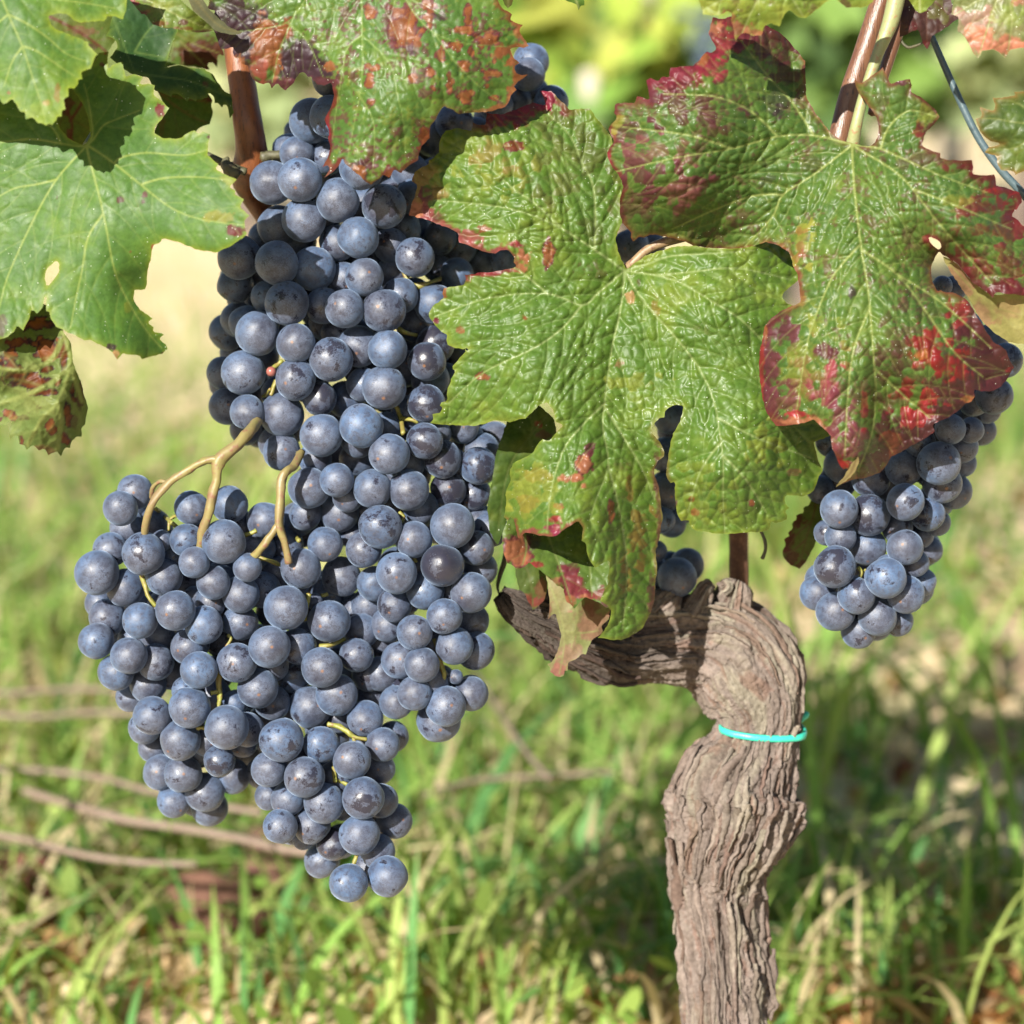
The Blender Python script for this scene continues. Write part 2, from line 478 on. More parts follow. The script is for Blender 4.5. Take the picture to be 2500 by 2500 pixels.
def secondary_veins(veins, loops, spacing, seed, ang=50, maxlen=260):
    rng = np.random.RandomState(seed)
    mains = [smooth_line(v) for v in veins]
    allp = np.vstack(mains); ids = np.concatenate([np.full(len(m), i) for i, m in enumerate(mains)])
    out = []
    for vi, m in enumerate(mains):
        seg = np.hypot(*np.diff(m, axis=0).T); s = np.r_[0, np.cumsum(seg)]
        tot = s[-1]; pos = spacing * rng.uniform(0.5, 0.9); side = 1
        while pos < tot - 15:
            k = min(np.searchsorted(s, pos), len(m) - 1); k = max(k, 1)
            p = m[k - 1] + (m[k] - m[k - 1]) * ((pos - s[k - 1]) / (seg[k - 1] + 1e-9))
            tdir = m[k] - m[k - 1]; tdir = tdir / (np.hypot(*tdir) + 1e-9)
            for sd in (side, -side):
                a = math.radians(ang + rng.uniform(-8, 8)) * sd
                d = np.array([tdir[0] * math.cos(a) - tdir[1] * math.sin(a), tdir[0] * math.sin(a) + tdir[1] * math.cos(a)])
                q = p.copy() + (tdir * spacing * 0.45 if sd != side else 0)
                line = [q.copy()]; L = 0
                bend = math.radians(-2.6) * sd
                while L < maxlen:
                    cb, sb = math.cos(bend), math.sin(bend)
                    d = np.array([d[0] * cb - d[1] * sb, d[0] * sb + d[1] * cb])
                    q = q + d * 14; L += 14
                    if not inside(loops, np.array([q[0]]), np.array([q[1]]))[0]: break
                    oth = ids != vi
                    if oth.any() and L > 30 and np.hypot(allp[oth, 0] - q[0], allp[oth, 1] - q[1]).min() < 16: break
                    line.append(q.copy())
                if len(line) > 2: out.append(np.array(line))
            pos += spacing * rng.uniform(0.8, 1.2)
    return out

def lerp_c(C, col, m):
    return C * (1 - m[:, None]) + np.asarray(col)[None] * m[:, None]

def dull(c):
    return tuple(v * 0.76 for v in c) if c[0] > 3.4 * c[1] else c

def blade(name, loops, depth, ctrl, veins=(), parent=None, mat=None, pal=GREEN, rug=1.0, cell=3.0, cellsp=25.0,
          secsp=62.0, patches=(), spots=(), speck=0.0, rim=None, seed=1, veinw=1.0, jit=1.4, wave=1.6, raised=False, ter=0.35,
          veincol=0.85, hmul=1.0, edges=(), zmul=1.0):
    mat = mat or M_LEAF
    loops = [resample(np.array(q), 7, jit, seed + i) for i, q in enumerate(loops)]
    allq = np.vstack(loops)
    x0, y0 = allq.min(0) - 2 * cell; x1, y1 = allq.max(0) + 2 * cell
    x0 = max(x0, -420); y0 = max(y0, -170); x1 = min(x1, 2660)
    xs = np.arange(x0, x1, cell); ys = np.arange(y0, y1, cell) + 0.013
    G = grid_inside(loops, xs, ys)
    ny, nx = G.shape
    keep = G[:-1, :-1] | G[1:, :-1] | G[:-1, 1:] | G[1:, 1:]
    # a cell touching only one inside corner still gets snapped corners
    used = np.zeros_like(G)
    used[:-1, :-1] |= keep; used[1:, :-1] |= keep; used[:-1, 1:] |= keep; used[1:, 1:] |= keep
    idx = -np.ones(G.shape, int); idx[used] = np.arange(used.sum())
    yy, xx = np.nonzero(used)
    X = xs[xx].copy(); Y = ys[yy].copy(); ins = G[used]
    A = np.vstack(loops); B = np.vstack([np.roll(q, -1, 0) for q in loops])
    D, PT = seg_dist(X, Y, A, B, want_pt=True)
    o = ~ins
    X[o] = PT[o, 0]; Y[o] = PT[o, 1]; D[o] = 0
    cy, cx = np.nonzero(keep)
    F = np.stack([idx[cy, cx], idx[cy, cx + 1], idx[cy + 1, cx + 1], idx[cy + 1, cx]], -1)[:, ::-1]
    # veins
    mains = [smooth_line(v) for v in veins]
    dm = np.full(len(X), 1e3); dsx = np.full(len(X), 1e3)
    if mains:
        MA = np.vstack([m[:-1] for m in mains]); MB = np.vstack([m[1:] for m in mains])
        tt = np.concatenate([np.linspace(0, 1, len(m) - 1) for m in mains])
        dm = seg_dist(X, Y, MA, MB, wa=tt * 1.6)
        sec = secondary_veins(veins, loops, secsp, seed + 5)
        if sec:
            SA = np.vstack([m[:-1] for m in sec]); SB = np.vstack([m[1:] for m in sec])
            st = np.concatenate([np.linspace(0, 1, len(m) - 1) for m in sec])
            dsx = seg_dist(X, Y, SA, SB, wa=st * 0.9)
    wx = X + 9 * (fbm2(X / 40, Y / 40, seed + 40) - 0.5) * 2; wy = Y + 9 * (fbm2(X / 40, Y / 40, seed + 41) - 0.5) * 2
    f1, f2, cid = worley(wx, wy, cellsp, seed + 9)
    g1, g2, cid2 = worley(wx, wy, cellsp * 2.1, seed + 19)
    tv = np.exp(-(f2 - f1) / 2.4)               # network of small veins
    sgn = -1.0 if raised else 1.0
    h = tps(ctrl, X, Y) * 1e-3 * zmul
    pxm = PX * depth
    h = h + wave * 1e-3 * (fbm2(X / 130, Y / 130, seed + 50) - 0.5) * 2 * 1.6
    h = h + wave * 1e-3 * 1.4 * (vn2(X / 60, Y / 60, seed + 51) - 0.5) * 2 * np.exp(-D / 35)
    rl = rug * pxm * hmul
    puff = np.minimum(dsx, dm)
    h = h - sgn * rl * 7.5 * np.exp(-dm / 22) - sgn * rl * 6.0 * np.exp(-dsx / 10)
    rl = rl * (0.45 + 1.1 * fbm2(X / 110, Y / 110, seed + 55, 2))
    h = h + rl * 2.2 * (1 - np.exp(-puff / 20))
    h = h + sgn * rl * 4.2 * (1 - np.exp(-(f2 - f1) / 9.0)) * (0.75 + 0.5 * cid) * sstep(0, 14, D + 4)
    h = h + sgn * rl * 1.6 * (1 - np.exp(-(g2 - g1) / 8))
    # colour (the leaf's own pigment)
    n1 = fbm2(X / 90, Y / 90, seed + 60); n2 = fbm2(X / 22, Y / 22, seed + 61)
    C = np.asarray(pal['g1'])[None] * np.ones((len(X), 1))
    C = lerp_c(C, pal['g2'], sstep(0.35, 0.7, n1 * 0.7 + n2 * 0.3 + 0.12 * (cid - 0.5)))
    C = lerp_c(C, pal['gy'], sstep(0.55, 0.85, n1 * 0.8 + n2 * 0.2 + 0.12 * (cid - 0.5)) * 0.7)
    C = C * (0.86 + 0.28 * fbm2(X / 7, Y / 7, seed + 62, 2))[:, None]
    if rim:
        C = lerp_c(C, rim[0], np.exp(-D / rim[1]) * rim[2] * sstep(0.25, 0.6, n2 + 0.15))
    if speck:
        s = fbm2(X / 9, Y / 9, seed + 70, 3) * 0.55 + fbm2(X / 45, Y / 45, seed + 71, 2) * 0.45
        C = lerp_c(C, PURPLE, sstep(0.60 - 0.06 * speck, 0.68 - 0.05 * speck, s) * min(0.75, speck * 1.4))
        s2 = fbm2(X / 12 + 90, Y / 12, seed + 72, 3)
        C = lerp_c(C, YEL, sstep(0.64, 0.76, s2) * 0.35 * min(1, speck * 1.5))
    C = lerp_c(C, pal['vein'], ter * rug * tv * 0.35)
    nz = fbm2(X / 14, Y / 14, seed + 80, 4) - 0.5
    nz2 = fbm2(X / 45, Y / 45, seed + 81, 3) - 0.5
    for (px_, py_, rx, ry, col, wd, st) in edges:
        col = dull(col)
        reg = sstep(1.25, 0.75, np.hypot((X - px_) / rx, (Y - py_) / ry))
        m = sstep(0.36, 0.62, np.exp(-D / wd) + 0.55 * nz + 0.35 * nz2 + 0.22 * (cid - 0.5)) * reg * st
        var = np.clip(0.7 + 0.6 * (cid * 0.6 + nz + 0.2), 0.5, 1.3)
        C = C * (1 - m[:, None]) + (np.asarray(col)[None] * var[:, None]) * m[:, None]
    for p in patches:
        col, px_, py_, rx, ry = p[:5]
        col = dull(col)
        st = p[5] if len(p) > 5 and p[5] is not None else 1.0
        qn = p[6] if len(p) > 6 and p[6] is not None else 0.3
        ring = p[7] if len(p) > 7 else None
        near = (np.abs(X - px_) < 2.6 * rx) & (np.abs(Y - py_) < 2.6 * ry)
        if not near.any(): continue
        r = np.sqrt(((X - px_) / rx) ** 2 + ((Y - py_) / ry) ** 2)
        na = float(np.clip(20.0 / max(rx, ry), 0.5, 1.0))
        v = 1.0 - 0.5 * r + 1.0 * na * nz + 0.6 * na * nz2 + qn * (cid - 0.5) * 1.1
        if ring is not None:
            C = np.where(near[:, None], lerp_c(C, ring, sstep(0.34, 0.46, v) * st), C)
        m = sstep(0.42, 0.64, v) * st
        var = np.clip(0.72 + 0.56 * (cid * 0.6 + nz + 0.25), 0.5, 1.35)
        C = np.where(near[:, None], C * (1 - m[:, None]) + (np.asarray(col)[None] * var[:, None]) * m[:, None], C)
    for (px_, py_, rx, ry, sp, prob, size, col, ring) in spots:
        a1, a2, ci = worley(X + 10 * nz, (Y + 10 * nz2) * 0.8, sp, seed + 101 + int(sp))
        reg = sstep(1.15, 0.7, np.hypot((X - px_) / rx, (Y - py_) / ry))
        sz = size * (0.35 + 1.0 * ((ci * 37.7) % 1)) * (ci < prob)
        e = a1 + 34 * nz * 0.5
        if ring is not None: C = lerp_c(C, ring, sstep(sz * 1.45 + 0.1, sz * 1.05, e) * reg * (sz > 0) * 0.85)
        C = lerp_c(C, col, sstep(sz + 0.1, sz * 0.8, e) * reg * (sz > 0))
    # veins keep their pale colour
    vm = np.clip(1 - (dm / (4.4 * veinw)), 0, 1) * veincol
    C = lerp_c(C, pal['vein'], np.clip(vm * 1.5, 0, 0.92))
    vs = np.exp(-(dsx / (2.1 * veinw)) ** 2) * 0.33 * veincol
    C = lerp_c(C, pal['vein'], vs)
    C = np.clip(C * np.array([[0.61, 0.60, 0.53]]), 0.004, 1)
    V = P(X, Y, depth - h)
    o = mesh_obj(name, V, F, mat, parent, True, C)
    return o

def leaf(label, loops, depth, ctrl, veins=(), cat='leaf', name='vine_leaf', extra=None, base=None, **k):
    bx = base or (veins[0][0] if veins else loops[0][0])
    t = empty(name, P(bx[0], bx[1], depth), label, cat)
    blade('blade', loops, depth, ctrl, veins, t, **k)
    return t

# ------------------------------------------------------------------ the leaves
PAL1 = dict(g1=(0.074, 0.170, 0.034), g2=(0.10, 0.205, 0.034), gy=(0.145, 0.235, 0.030), vein=(0.30, 0.38, 0.10))
# large smooth leaf at the left
L1 = [[(212, 350), (221, 333), (218, 300), (205, 262), (190, 235), (178, 215), (192, 185), (225, 155), (238, 140), (241, 129), (266, 126), (262, 150), (265, 171), (275, 158), (300, 151),
       (304, 175), (306, 188), (327, 181), (348, 187), (340, 207), (362, 204), (378, 209), (375, 232), (392, 245), (413, 264), (400, 283), (388, 298), (378, 312), (377, 326), (396, 337),
       (414, 337), (430, 339), (444, 336), (458, 325), (475, 318), (485, 327), (497, 321), (513, 328), (508, 350), (505, 378), (533, 400), (526, 412), (560, 431), (578, 438), (560, 458), (575, 466),
       (573, 475), (596, 487), (585, 505), (610, 526), (596, 540), (603, 571), (580, 589), (554, 605), (526, 617), (484, 610), (447, 596), (415, 586), (396, 582), (388, 594), (375, 598),
       (370, 620), (363, 652), (359, 685), (354, 706), (328, 708), (326, 731), (342, 757), (373, 778), (359, 787), (375, 799), (373, 809), (401, 817), (389, 827), (405, 841), (409, 852), (396, 864),
       (373, 869), (347, 877), (340, 868), (320, 866), (300, 862), (286, 878), (276, 862), (258, 848), (219, 829), (205, 831), (177, 815), (166, 813), (150, 803), (137, 798), (124, 778), (121, 757), (113, 760), (113, 735), (117, 722), (109, 724),
       (103, 752), (90, 766), (79, 752), (70, 781), (57, 807), (43, 793), (34, 810), (19, 822), (0, 828), (-60, 835), (-160, 700), (-165, 420), (-120, 260), (0, 235), (100, 200), (130, 265), (140, 298), (148, 316), (165, 336), (186, 347), (202, 354)],
      [(138, 636), (116, 654), (110, 675), (113, 703), (129, 685), (145, 662), (145, 644)]]
V1 = [[(212, 356), (216, 380), (240, 470), (256, 540), (280, 661), (315, 740), (360, 810), (395, 850)], [(212, 356), (200, 368), (135, 442), (75, 550), (19, 675), (0, 745), (-20, 820)],
      [(212, 356), (228, 364), (280, 400), (345, 452), (419, 508), (494, 536), (600, 550)], [(250, 524), (215, 580), (200, 661), (185, 730), (172, 800)],
      [(212, 356), (180, 356), (79, 340), (0, 347), (-150, 350)], [(212, 356), (228, 340), (252, 307), (280, 293), (340, 270)], [(212, 356), (226, 325), (216, 250), (205, 205)],
      [(279, 398), (300, 383), (360, 373), (450, 379), (505, 366)], [(139, 438), (90, 450), (35, 460), (-20, 490)], [(150, 352), (125, 310), (60, 275)], [(345, 450), (400, 435), (480, 432), (560, 440)]]
t1 = leaf('largest smooth green leaf with yellow veins, hanging beside the top of the long grape bunch', L1, 0.940,
          [(212, 356, 0), (30, 500, -4), (0, 800, 5), (100, 700, 3), (225, 700, 2), (258, 500, 3), (380, 300, -3), (510, 350, 2), (600, 560, 14), (480, 600, 10), (405, 850, -16), (345, 700, -11), (285, 660, 3), (320, 860, 4), (300, 160, -2), (190, 230, -3), (-100, 400, -6)],
          V1, mat=M_LEAF_SOFT, pal=PAL1, rug=0.30, cell=3, cellsp=32, wave=1.0, secsp=75, seed=11, veinw=1.0, veincol=0.7, ter=0.35, rim=((0.24, 0.30, 0.03), 7, 0.8),
          patches=[(PURPLE, 350, 495, 9, 20, 0.85), (PURPLE, 295, 485, 8, 10, 0.8), ((0.16, 0.012, 0.02), 392, 277, 10, 22, 0.95), ((0.14, 0.012, 0.02), 572, 562, 30, 13, 0.95), ((0.24, 0.20, 0.02), 545, 530, 40, 14, 0.6), (YEL, 555, 440, 16, 10, 0.6),
                   (DARKP, 272, 848, 15, 8, 0.9), (TAN, 285, 866, 10, 12, 0.9), ((0.10, 0.07, 0.06), 3, 790, 16, 28, 0.8), (PURPLE, 247, 157, 6, 5, 0.9), (RED, 258, 130, 8, 5, 0.8), (PURPLE, 425, 336, 12, 5, 0.9), (PURPLE, 509, 335, 6, 6, 0.9),
                   (RED, 376, 604, 5, 5, 0.8), (PURPLE, 140, 480, 3, 9, 0.6), (RED, 320, 615, 4, 5, 0.6), (PURPLE, 400, 865, 9, 6, 0.8), (YEL, 310, 755, 6, 12, 0.4)])
# leaf above it; unseen outer part extended to widen its cast shade
L2 = [[(-410, 180), (-300, 240), (-200, 225), (-120, 235), (0, 243), (9, 254), (17, 251), (31, 241), (43, 261), (49, 272), (61, 274), (62, 291), (78, 286), (94, 301), (100, 300), (113, 307), (118, 301), (128, 305), (137, 294), (141, 283), (150, 285), (151, 269), (160, 267), (155, 242), (167, 235), (166, 215), (181, 217), (191, 204),
       (190, 194), (201, 193), (198, 176), (221, 168), (228, 150), (237, 132), (215, 111), (215, 102), (191, 92), (160, 80), (137, 72), (124, 60), (118, 38), (145, 32), (166, 36), (186, 52), (199, 56), (223, 52), (254, 52), (260, 45), (255, 39), (280, 39), (300, 47), (308, 26), (310, -5), (320, -60), (100, -160), (-410, -160)]]
V2 = [[(-40, -120), (-10, -40), (20, 35), (55, 115), (78, 185), (98, 245), (112, 300)], [(20, 35), (70, 60), (120, 95), (160, 130), (210, 150)], [(20, 35), (-10, 60), (-60, 100)], [(55, 113), (90, 125), (150, 165), (180, 185)], [(53, 116), (30, 150), (10, 210)], [(-10, -40), (80, -10), (190, 5), (280, 20)]]
leaf('green leaf in the upper corner, its toothed tip hanging over the largest smooth leaf', L2, 0.908,
     [(20, 35, 0), (110, 290, 5), (220, 130, -4), (280, 10, -8), (-60, 100, -3), (60, 150, 3), (10, 240, 0)], V2, mat=M_LEAF_SOFT,
     pal=PAL1, rug=0.26, cellsp=32, wave=1.0, secsp=70, veinw=0.95, veincol=0.7, seed=23, rim=((0.26, 0.33, 0.03), 11, 0.9), patches=[(BROWN, 22, 227, 5, 4, 0.8), (BROWN, 140, 232, 5, 22, 0.5), (LGREEN, 105, 275, 40, 22, 0.5), (TAN, 110, 250, 8, 6, 0.5)])
# folded darker leaf behind
L3 = [[(274, 42), (268, 70), (258, 88), (282, 98), (287, 116), (268, 140), (282, 152), (300, 168), (325, 182), (362, 190), (366, 197), (372, 214), (380, 222), (400, 228), (419, 238), (420, 228), (436, 230), (457, 247), (462, 241), (468, 242), (478, 247), (484, 240), (491, 243), (507, 238), (509, 223), (522, 236), (524, 252), (530, 250), (542, 263), (548, 248), (556, 262), (559, 278), (561, 290), (567, 280),
       (571, 274), (567, 245), (564, 230), (548, 223), (537, 207), (519, 181), (498, 168), (472, 166), (436, 159), (403, 167), (415, 124), (435, 75), (400, 20), (370, -10), (300, -20)]]
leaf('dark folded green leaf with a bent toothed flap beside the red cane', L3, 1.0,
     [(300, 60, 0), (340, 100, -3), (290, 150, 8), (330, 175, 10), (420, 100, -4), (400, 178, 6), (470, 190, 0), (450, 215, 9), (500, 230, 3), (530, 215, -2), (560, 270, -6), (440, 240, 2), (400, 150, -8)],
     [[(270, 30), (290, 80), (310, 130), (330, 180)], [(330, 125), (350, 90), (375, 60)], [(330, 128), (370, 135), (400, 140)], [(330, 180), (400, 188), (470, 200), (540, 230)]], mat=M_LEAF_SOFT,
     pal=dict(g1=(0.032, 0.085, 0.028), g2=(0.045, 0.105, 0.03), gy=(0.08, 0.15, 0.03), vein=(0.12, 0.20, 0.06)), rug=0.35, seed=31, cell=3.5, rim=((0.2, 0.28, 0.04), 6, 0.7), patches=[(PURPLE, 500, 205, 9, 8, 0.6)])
leaf('leaf with a green base and a red brown outer half, hidden behind the red cane', [[(430, 60), (490, 70), (530, 78), (542, 112), (547, 135), (533, 130), (529, 166), (515, 150), (505, 158), (512, 170), (498, 168), (470, 162), (436, 158), (400, 165), (420, 124)]], 1.045,
     [(430, 90, 0), (540, 130, -6), (470, 160, -2), (500, 80, 0)], [[(430, 80), (470, 105), (535, 130)], [(440, 100), (470, 130), (500, 160)]], mat=M_LEAF_FAR,
     pal=dict(g1=(0.10, 0.17, 0.03), g2=(0.13, 0.19, 0.03), gy=(0.17, 0.2, 0.03), vein=(0.22, 0.22, 0.06)), rug=0.3, seed=37, cell=4, patches=[((0.12, 0.03, 0.018), 505, 130, 70, 38, 0.95, 0.1)])
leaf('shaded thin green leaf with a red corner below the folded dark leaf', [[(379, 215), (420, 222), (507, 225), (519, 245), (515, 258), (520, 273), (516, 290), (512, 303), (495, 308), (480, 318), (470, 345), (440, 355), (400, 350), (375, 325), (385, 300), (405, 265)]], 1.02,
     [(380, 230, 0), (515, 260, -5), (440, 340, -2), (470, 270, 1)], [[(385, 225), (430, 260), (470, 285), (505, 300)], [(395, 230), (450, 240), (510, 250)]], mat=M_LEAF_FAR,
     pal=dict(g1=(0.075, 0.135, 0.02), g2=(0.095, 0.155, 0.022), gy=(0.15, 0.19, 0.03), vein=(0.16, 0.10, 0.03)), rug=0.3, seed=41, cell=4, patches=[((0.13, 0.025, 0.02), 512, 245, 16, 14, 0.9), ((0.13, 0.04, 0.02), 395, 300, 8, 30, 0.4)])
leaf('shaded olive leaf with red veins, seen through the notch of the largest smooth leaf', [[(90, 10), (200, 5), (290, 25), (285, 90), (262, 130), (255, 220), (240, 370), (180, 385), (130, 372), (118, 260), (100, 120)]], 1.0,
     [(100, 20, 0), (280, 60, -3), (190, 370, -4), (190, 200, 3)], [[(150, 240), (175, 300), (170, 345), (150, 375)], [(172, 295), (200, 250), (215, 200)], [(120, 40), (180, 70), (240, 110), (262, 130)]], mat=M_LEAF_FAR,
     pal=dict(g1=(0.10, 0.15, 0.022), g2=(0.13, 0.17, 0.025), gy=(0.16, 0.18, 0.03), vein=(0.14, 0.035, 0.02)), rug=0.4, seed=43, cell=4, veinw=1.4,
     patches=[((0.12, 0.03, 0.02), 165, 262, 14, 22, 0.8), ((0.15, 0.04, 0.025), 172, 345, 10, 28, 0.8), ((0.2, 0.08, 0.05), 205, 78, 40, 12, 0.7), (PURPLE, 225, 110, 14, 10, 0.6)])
# yellowish leaf at the top, with its underside strip
t4 = leaf('yellow green leaf with a red rim bending over at the top edge', [[(305, -40), (312, -10), (322, 6), (333, 20), (345, 34), (353, 34), (364, 49), (374, 60), (385, 63), (394, 67), (405, 69), (418, 68), (436, 71), (450, 76), (465, 78), (484, 80), (498, 79), (515, 76), (528, 74), (519, 68), (503, 52), (472, 27), (430, -10), (400, -60)]], 0.945,
          [(320, 0, 0), (400, 60, 5), (500, 75, -4), (420, 0, 3), (460, 40, 6)], [[(330, -20), (390, 15), (450, 45), (515, 72)], [(380, 10), (400, 40), (405, 65)]], mat=M_LEAF,
          pal=dict(g1=(0.13, 0.20, 0.035), g2=(0.18, 0.23, 0.035), gy=(0.26, 0.27, 0.04), vein=(0.3, 0.34, 0.12)), rug=0.8, seed=47, speck=0.3,
          patches=[((0.34, 0.05, 0.06), 322, 6, 20, 8, 0.95), ((0.33, 0.07, 0.06), 350, 32, 16, 12, 0.9), (RUSTB, 385, 58, 30, 6, 0.8), (PURPLE, 445, 54, 10, 7, 0.8), (RUSTB, 430, 70, 40, 5, 0.7), (PURPLE, 490, 76, 25, 4, 0.7), (YEL, 380, 20, 40, 20, 0.4)])
blade('underside_fold', [[(455, -15), (488, -12), (503, 10), (519, 31), (540, 50), (561, 67), (580, 75), (594, 77), (586, 83), (560, 84), (540, 80), (520, 71), (503, 54), (472, 27)]], 0.942,
      [(470, -10, 0), (520, 50, 2), (590, 78, -4), (500, 30, 3)], [[(470, -10), (510, 40), (545, 68), (590, 79)]], t4, M_LEAF_FAR, pal=dict(g1=(0.20, 0.21, 0.13), g2=(0.24, 0.24, 0.15), gy=(0.26, 0.24, 0.12), vein=(0.3, 0.27, 0.14)), rug=0.2, seed=49, cell=3.5)
# curled half dried leaf at the left edge
t5 = leaf('curled half dried leaf with brown patches at the photo edge, under the largest smooth leaf', [[(100, 740), (135, 755), (155, 812), (171, 833), (178, 885), (184, 902), (191, 916), (207, 970), (212, 985), (215, 996), (211, 1015), (207, 1037), (198, 1045), (199, 1066), (186, 1066), (176, 1076), (171, 1094), (160, 1092), (149, 1115), (138, 1100), (118, 1112), (108, 1094), (95, 1100), (80, 1086), (65, 1099), (60, 1087), (47, 1084), (44, 1061), (33, 1066), (25, 1074), (22, 1045), (34, 1022), (15, 1036), (-20, 1040), (-70, 960), (-80, 830), (-30, 760), (40, 735)]], 0.952,
          [(150, 820, 0), (172, 900, 3), (205, 980, -10), (160, 1000, 6), (110, 1100, -6), (40, 1050, -2), (20, 960, -8), (30, 900, 8), (70, 860, 2), (60, 780, -6), (0, 800, 4), (100, 940, 5), (130, 900, -2), (200, 1060, -14)],
          [[(155, 812), (172, 870), (166, 920), (140, 985), (105, 1020), (68, 1085)], [(150, 830), (135, 865), (110, 888), (60, 905), (0, 900)], [(168, 900), (120, 938), (60, 965), (0, 985)], [(140, 985), (150, 1010), (146, 1060), (140, 1100)], [(172, 890), (185, 930), (200, 980)]],
          mat=M_LEAF_FAR, pal=dict(g1=(0.15, 0.22, 0.06), g2=(0.20, 0.26, 0.08), gy=(0.24, 0.27, 0.09), vein=(0.30, 0.36, 0.12)), rug=1.3, zmul=1.6, seed=53, raised=True, veinw=2.2, veincol=1.0, cellsp=34, secsp=50, ter=0.15,
          patches=[(BROWN, 100, 792, 42, 15, 1, 0.3, DARKP), (BROWN, 42, 838, 28, 11, 1, 0.3, PURPLE), (BROWN, 108, 850, 32, 30, 1, 0.3, DARKP), (RUSTB, 156, 868, 9, 42, 1, 0.2, DARKP), (RUSTB, 66, 928, 42, 16, 1, 0.3, DARKP), (BROWN, 20, 870, 22, 20, 1, 0.3, DARKP), (RUSTB, 30, 905, 22, 26, 1, 0.3, DARKP),
                   (RUSTB, 118, 902, 20, 8, 1, 0.2, DARKP), (RUSTB, 108, 958, 32, 9, 1, 0.2, DARKP), (RUSTB, 142, 930, 8, 10, 1, 0.2, DARKP), (BROWN, 165, 1010, 8, 26, 1, 0.3, DARKP), (BROWN, 124, 1046, 12, 15, 1, 0.3, PURPLE), (BROWN, 158, 1074, 14, 16, 1, 0.3, PURPLE), (BROWN, 18, 1014, 18, 13, 1, 0.3, PURPLE), (RUSTB, 178, 950, 7, 22, 1, 0.2, DARKP),
                   (PURPLE, 195, 970, 8, 50, 0.8), (PURPLE, 60, 1020, 14, 8, 0.6), (PINK, 110, 1105, 40, 18, 0.5), (BROWN, 52, 1075, 10, 14, 0.9, 0.3, PURPLE), (PURPLE, 98, 995, 12, 5, 0.7), (PURPLE, 180, 1030, 12, 14, 0.5)])
# brown spotted leaf at the top centre
L6 = [[(511, 0), (506, 20), (515, 24), (527, 26), (521, 36), (522, 55), (522, 75), (530, 95), (535, 111), (539, 119), (555, 119), (571, 115), (568, 127), (571, 137), (576, 142), (588, 142), (590, 155), (605, 160), (608, 168), (612, 185), (625, 199), (643, 206), (658, 202), (663, 217), (677, 201), (685, 212), (697, 221), (716, 204), (731, 179), (741, 175), (752, 189), (757, 183), (764, 196), (774, 206), (792, 209), (808, 201), (812, 216), (816, 232), (809, 258), (800, 276), (792, 291), (803, 315), (802, 343), (807, 361), (803, 377), (798, 390), (787, 408), (800, 403),
       (806, 412), (792, 434), (806, 424), (820, 412), (831, 398), (839, 385), (843, 400), (856, 410), (870, 423), (882, 432), (893, 444), (906, 451), (927, 436), (935, 426), (950, 434), (963, 413), (979, 423), (997, 405), (1021, 391), (1028, 358), (1049, 337), (1051, 307), (1065, 289), (1084, 258), (1098, 265), (1121, 279), (1154, 275), (1200, 272), (1233, 261), (1244, 245), (1247, 233), (1261, 219), (1254, 210), (1270, 196), (1289, 182),
       (1275, 184), (1261, 179), (1256, 161), (1268, 154), (1252, 138), (1245, 119), (1266, 114), (1278, 117), (1291, 112), (1275, 88), (1268, 75), (1277, 61), (1260, 56), (1245, 47), (1250, 35), (1229, 23), (1215, 0), (1200, -60), (1000, -150), (700, -140), (520, -60)]]
V6 = [[(880, -110), (884, 86), (885, 160), (878, 235), (865, 300), (850, 380)], [(884, 86), (848, 118), (835, 180), (822, 260), (812, 340)], [(884, 86), (930, 130), (955, 165), (970, 230), (985, 300), (990, 385)], [(878, 235), (905, 280), (915, 330), (908, 430)], [(960, -60), (1010, 30), (1060, 80), (1130, 105), (1250, 115)],
      [(780, -60), (735, 15), (700, 55), (640, 70), (560, 80)], [(722, 28), (700, 80), (680, 130), (665, 200)], [(1060, 80), (1110, 150), (1180, 220), (1230, 250)], [(700, 55), (750, 100), (790, 190)]]
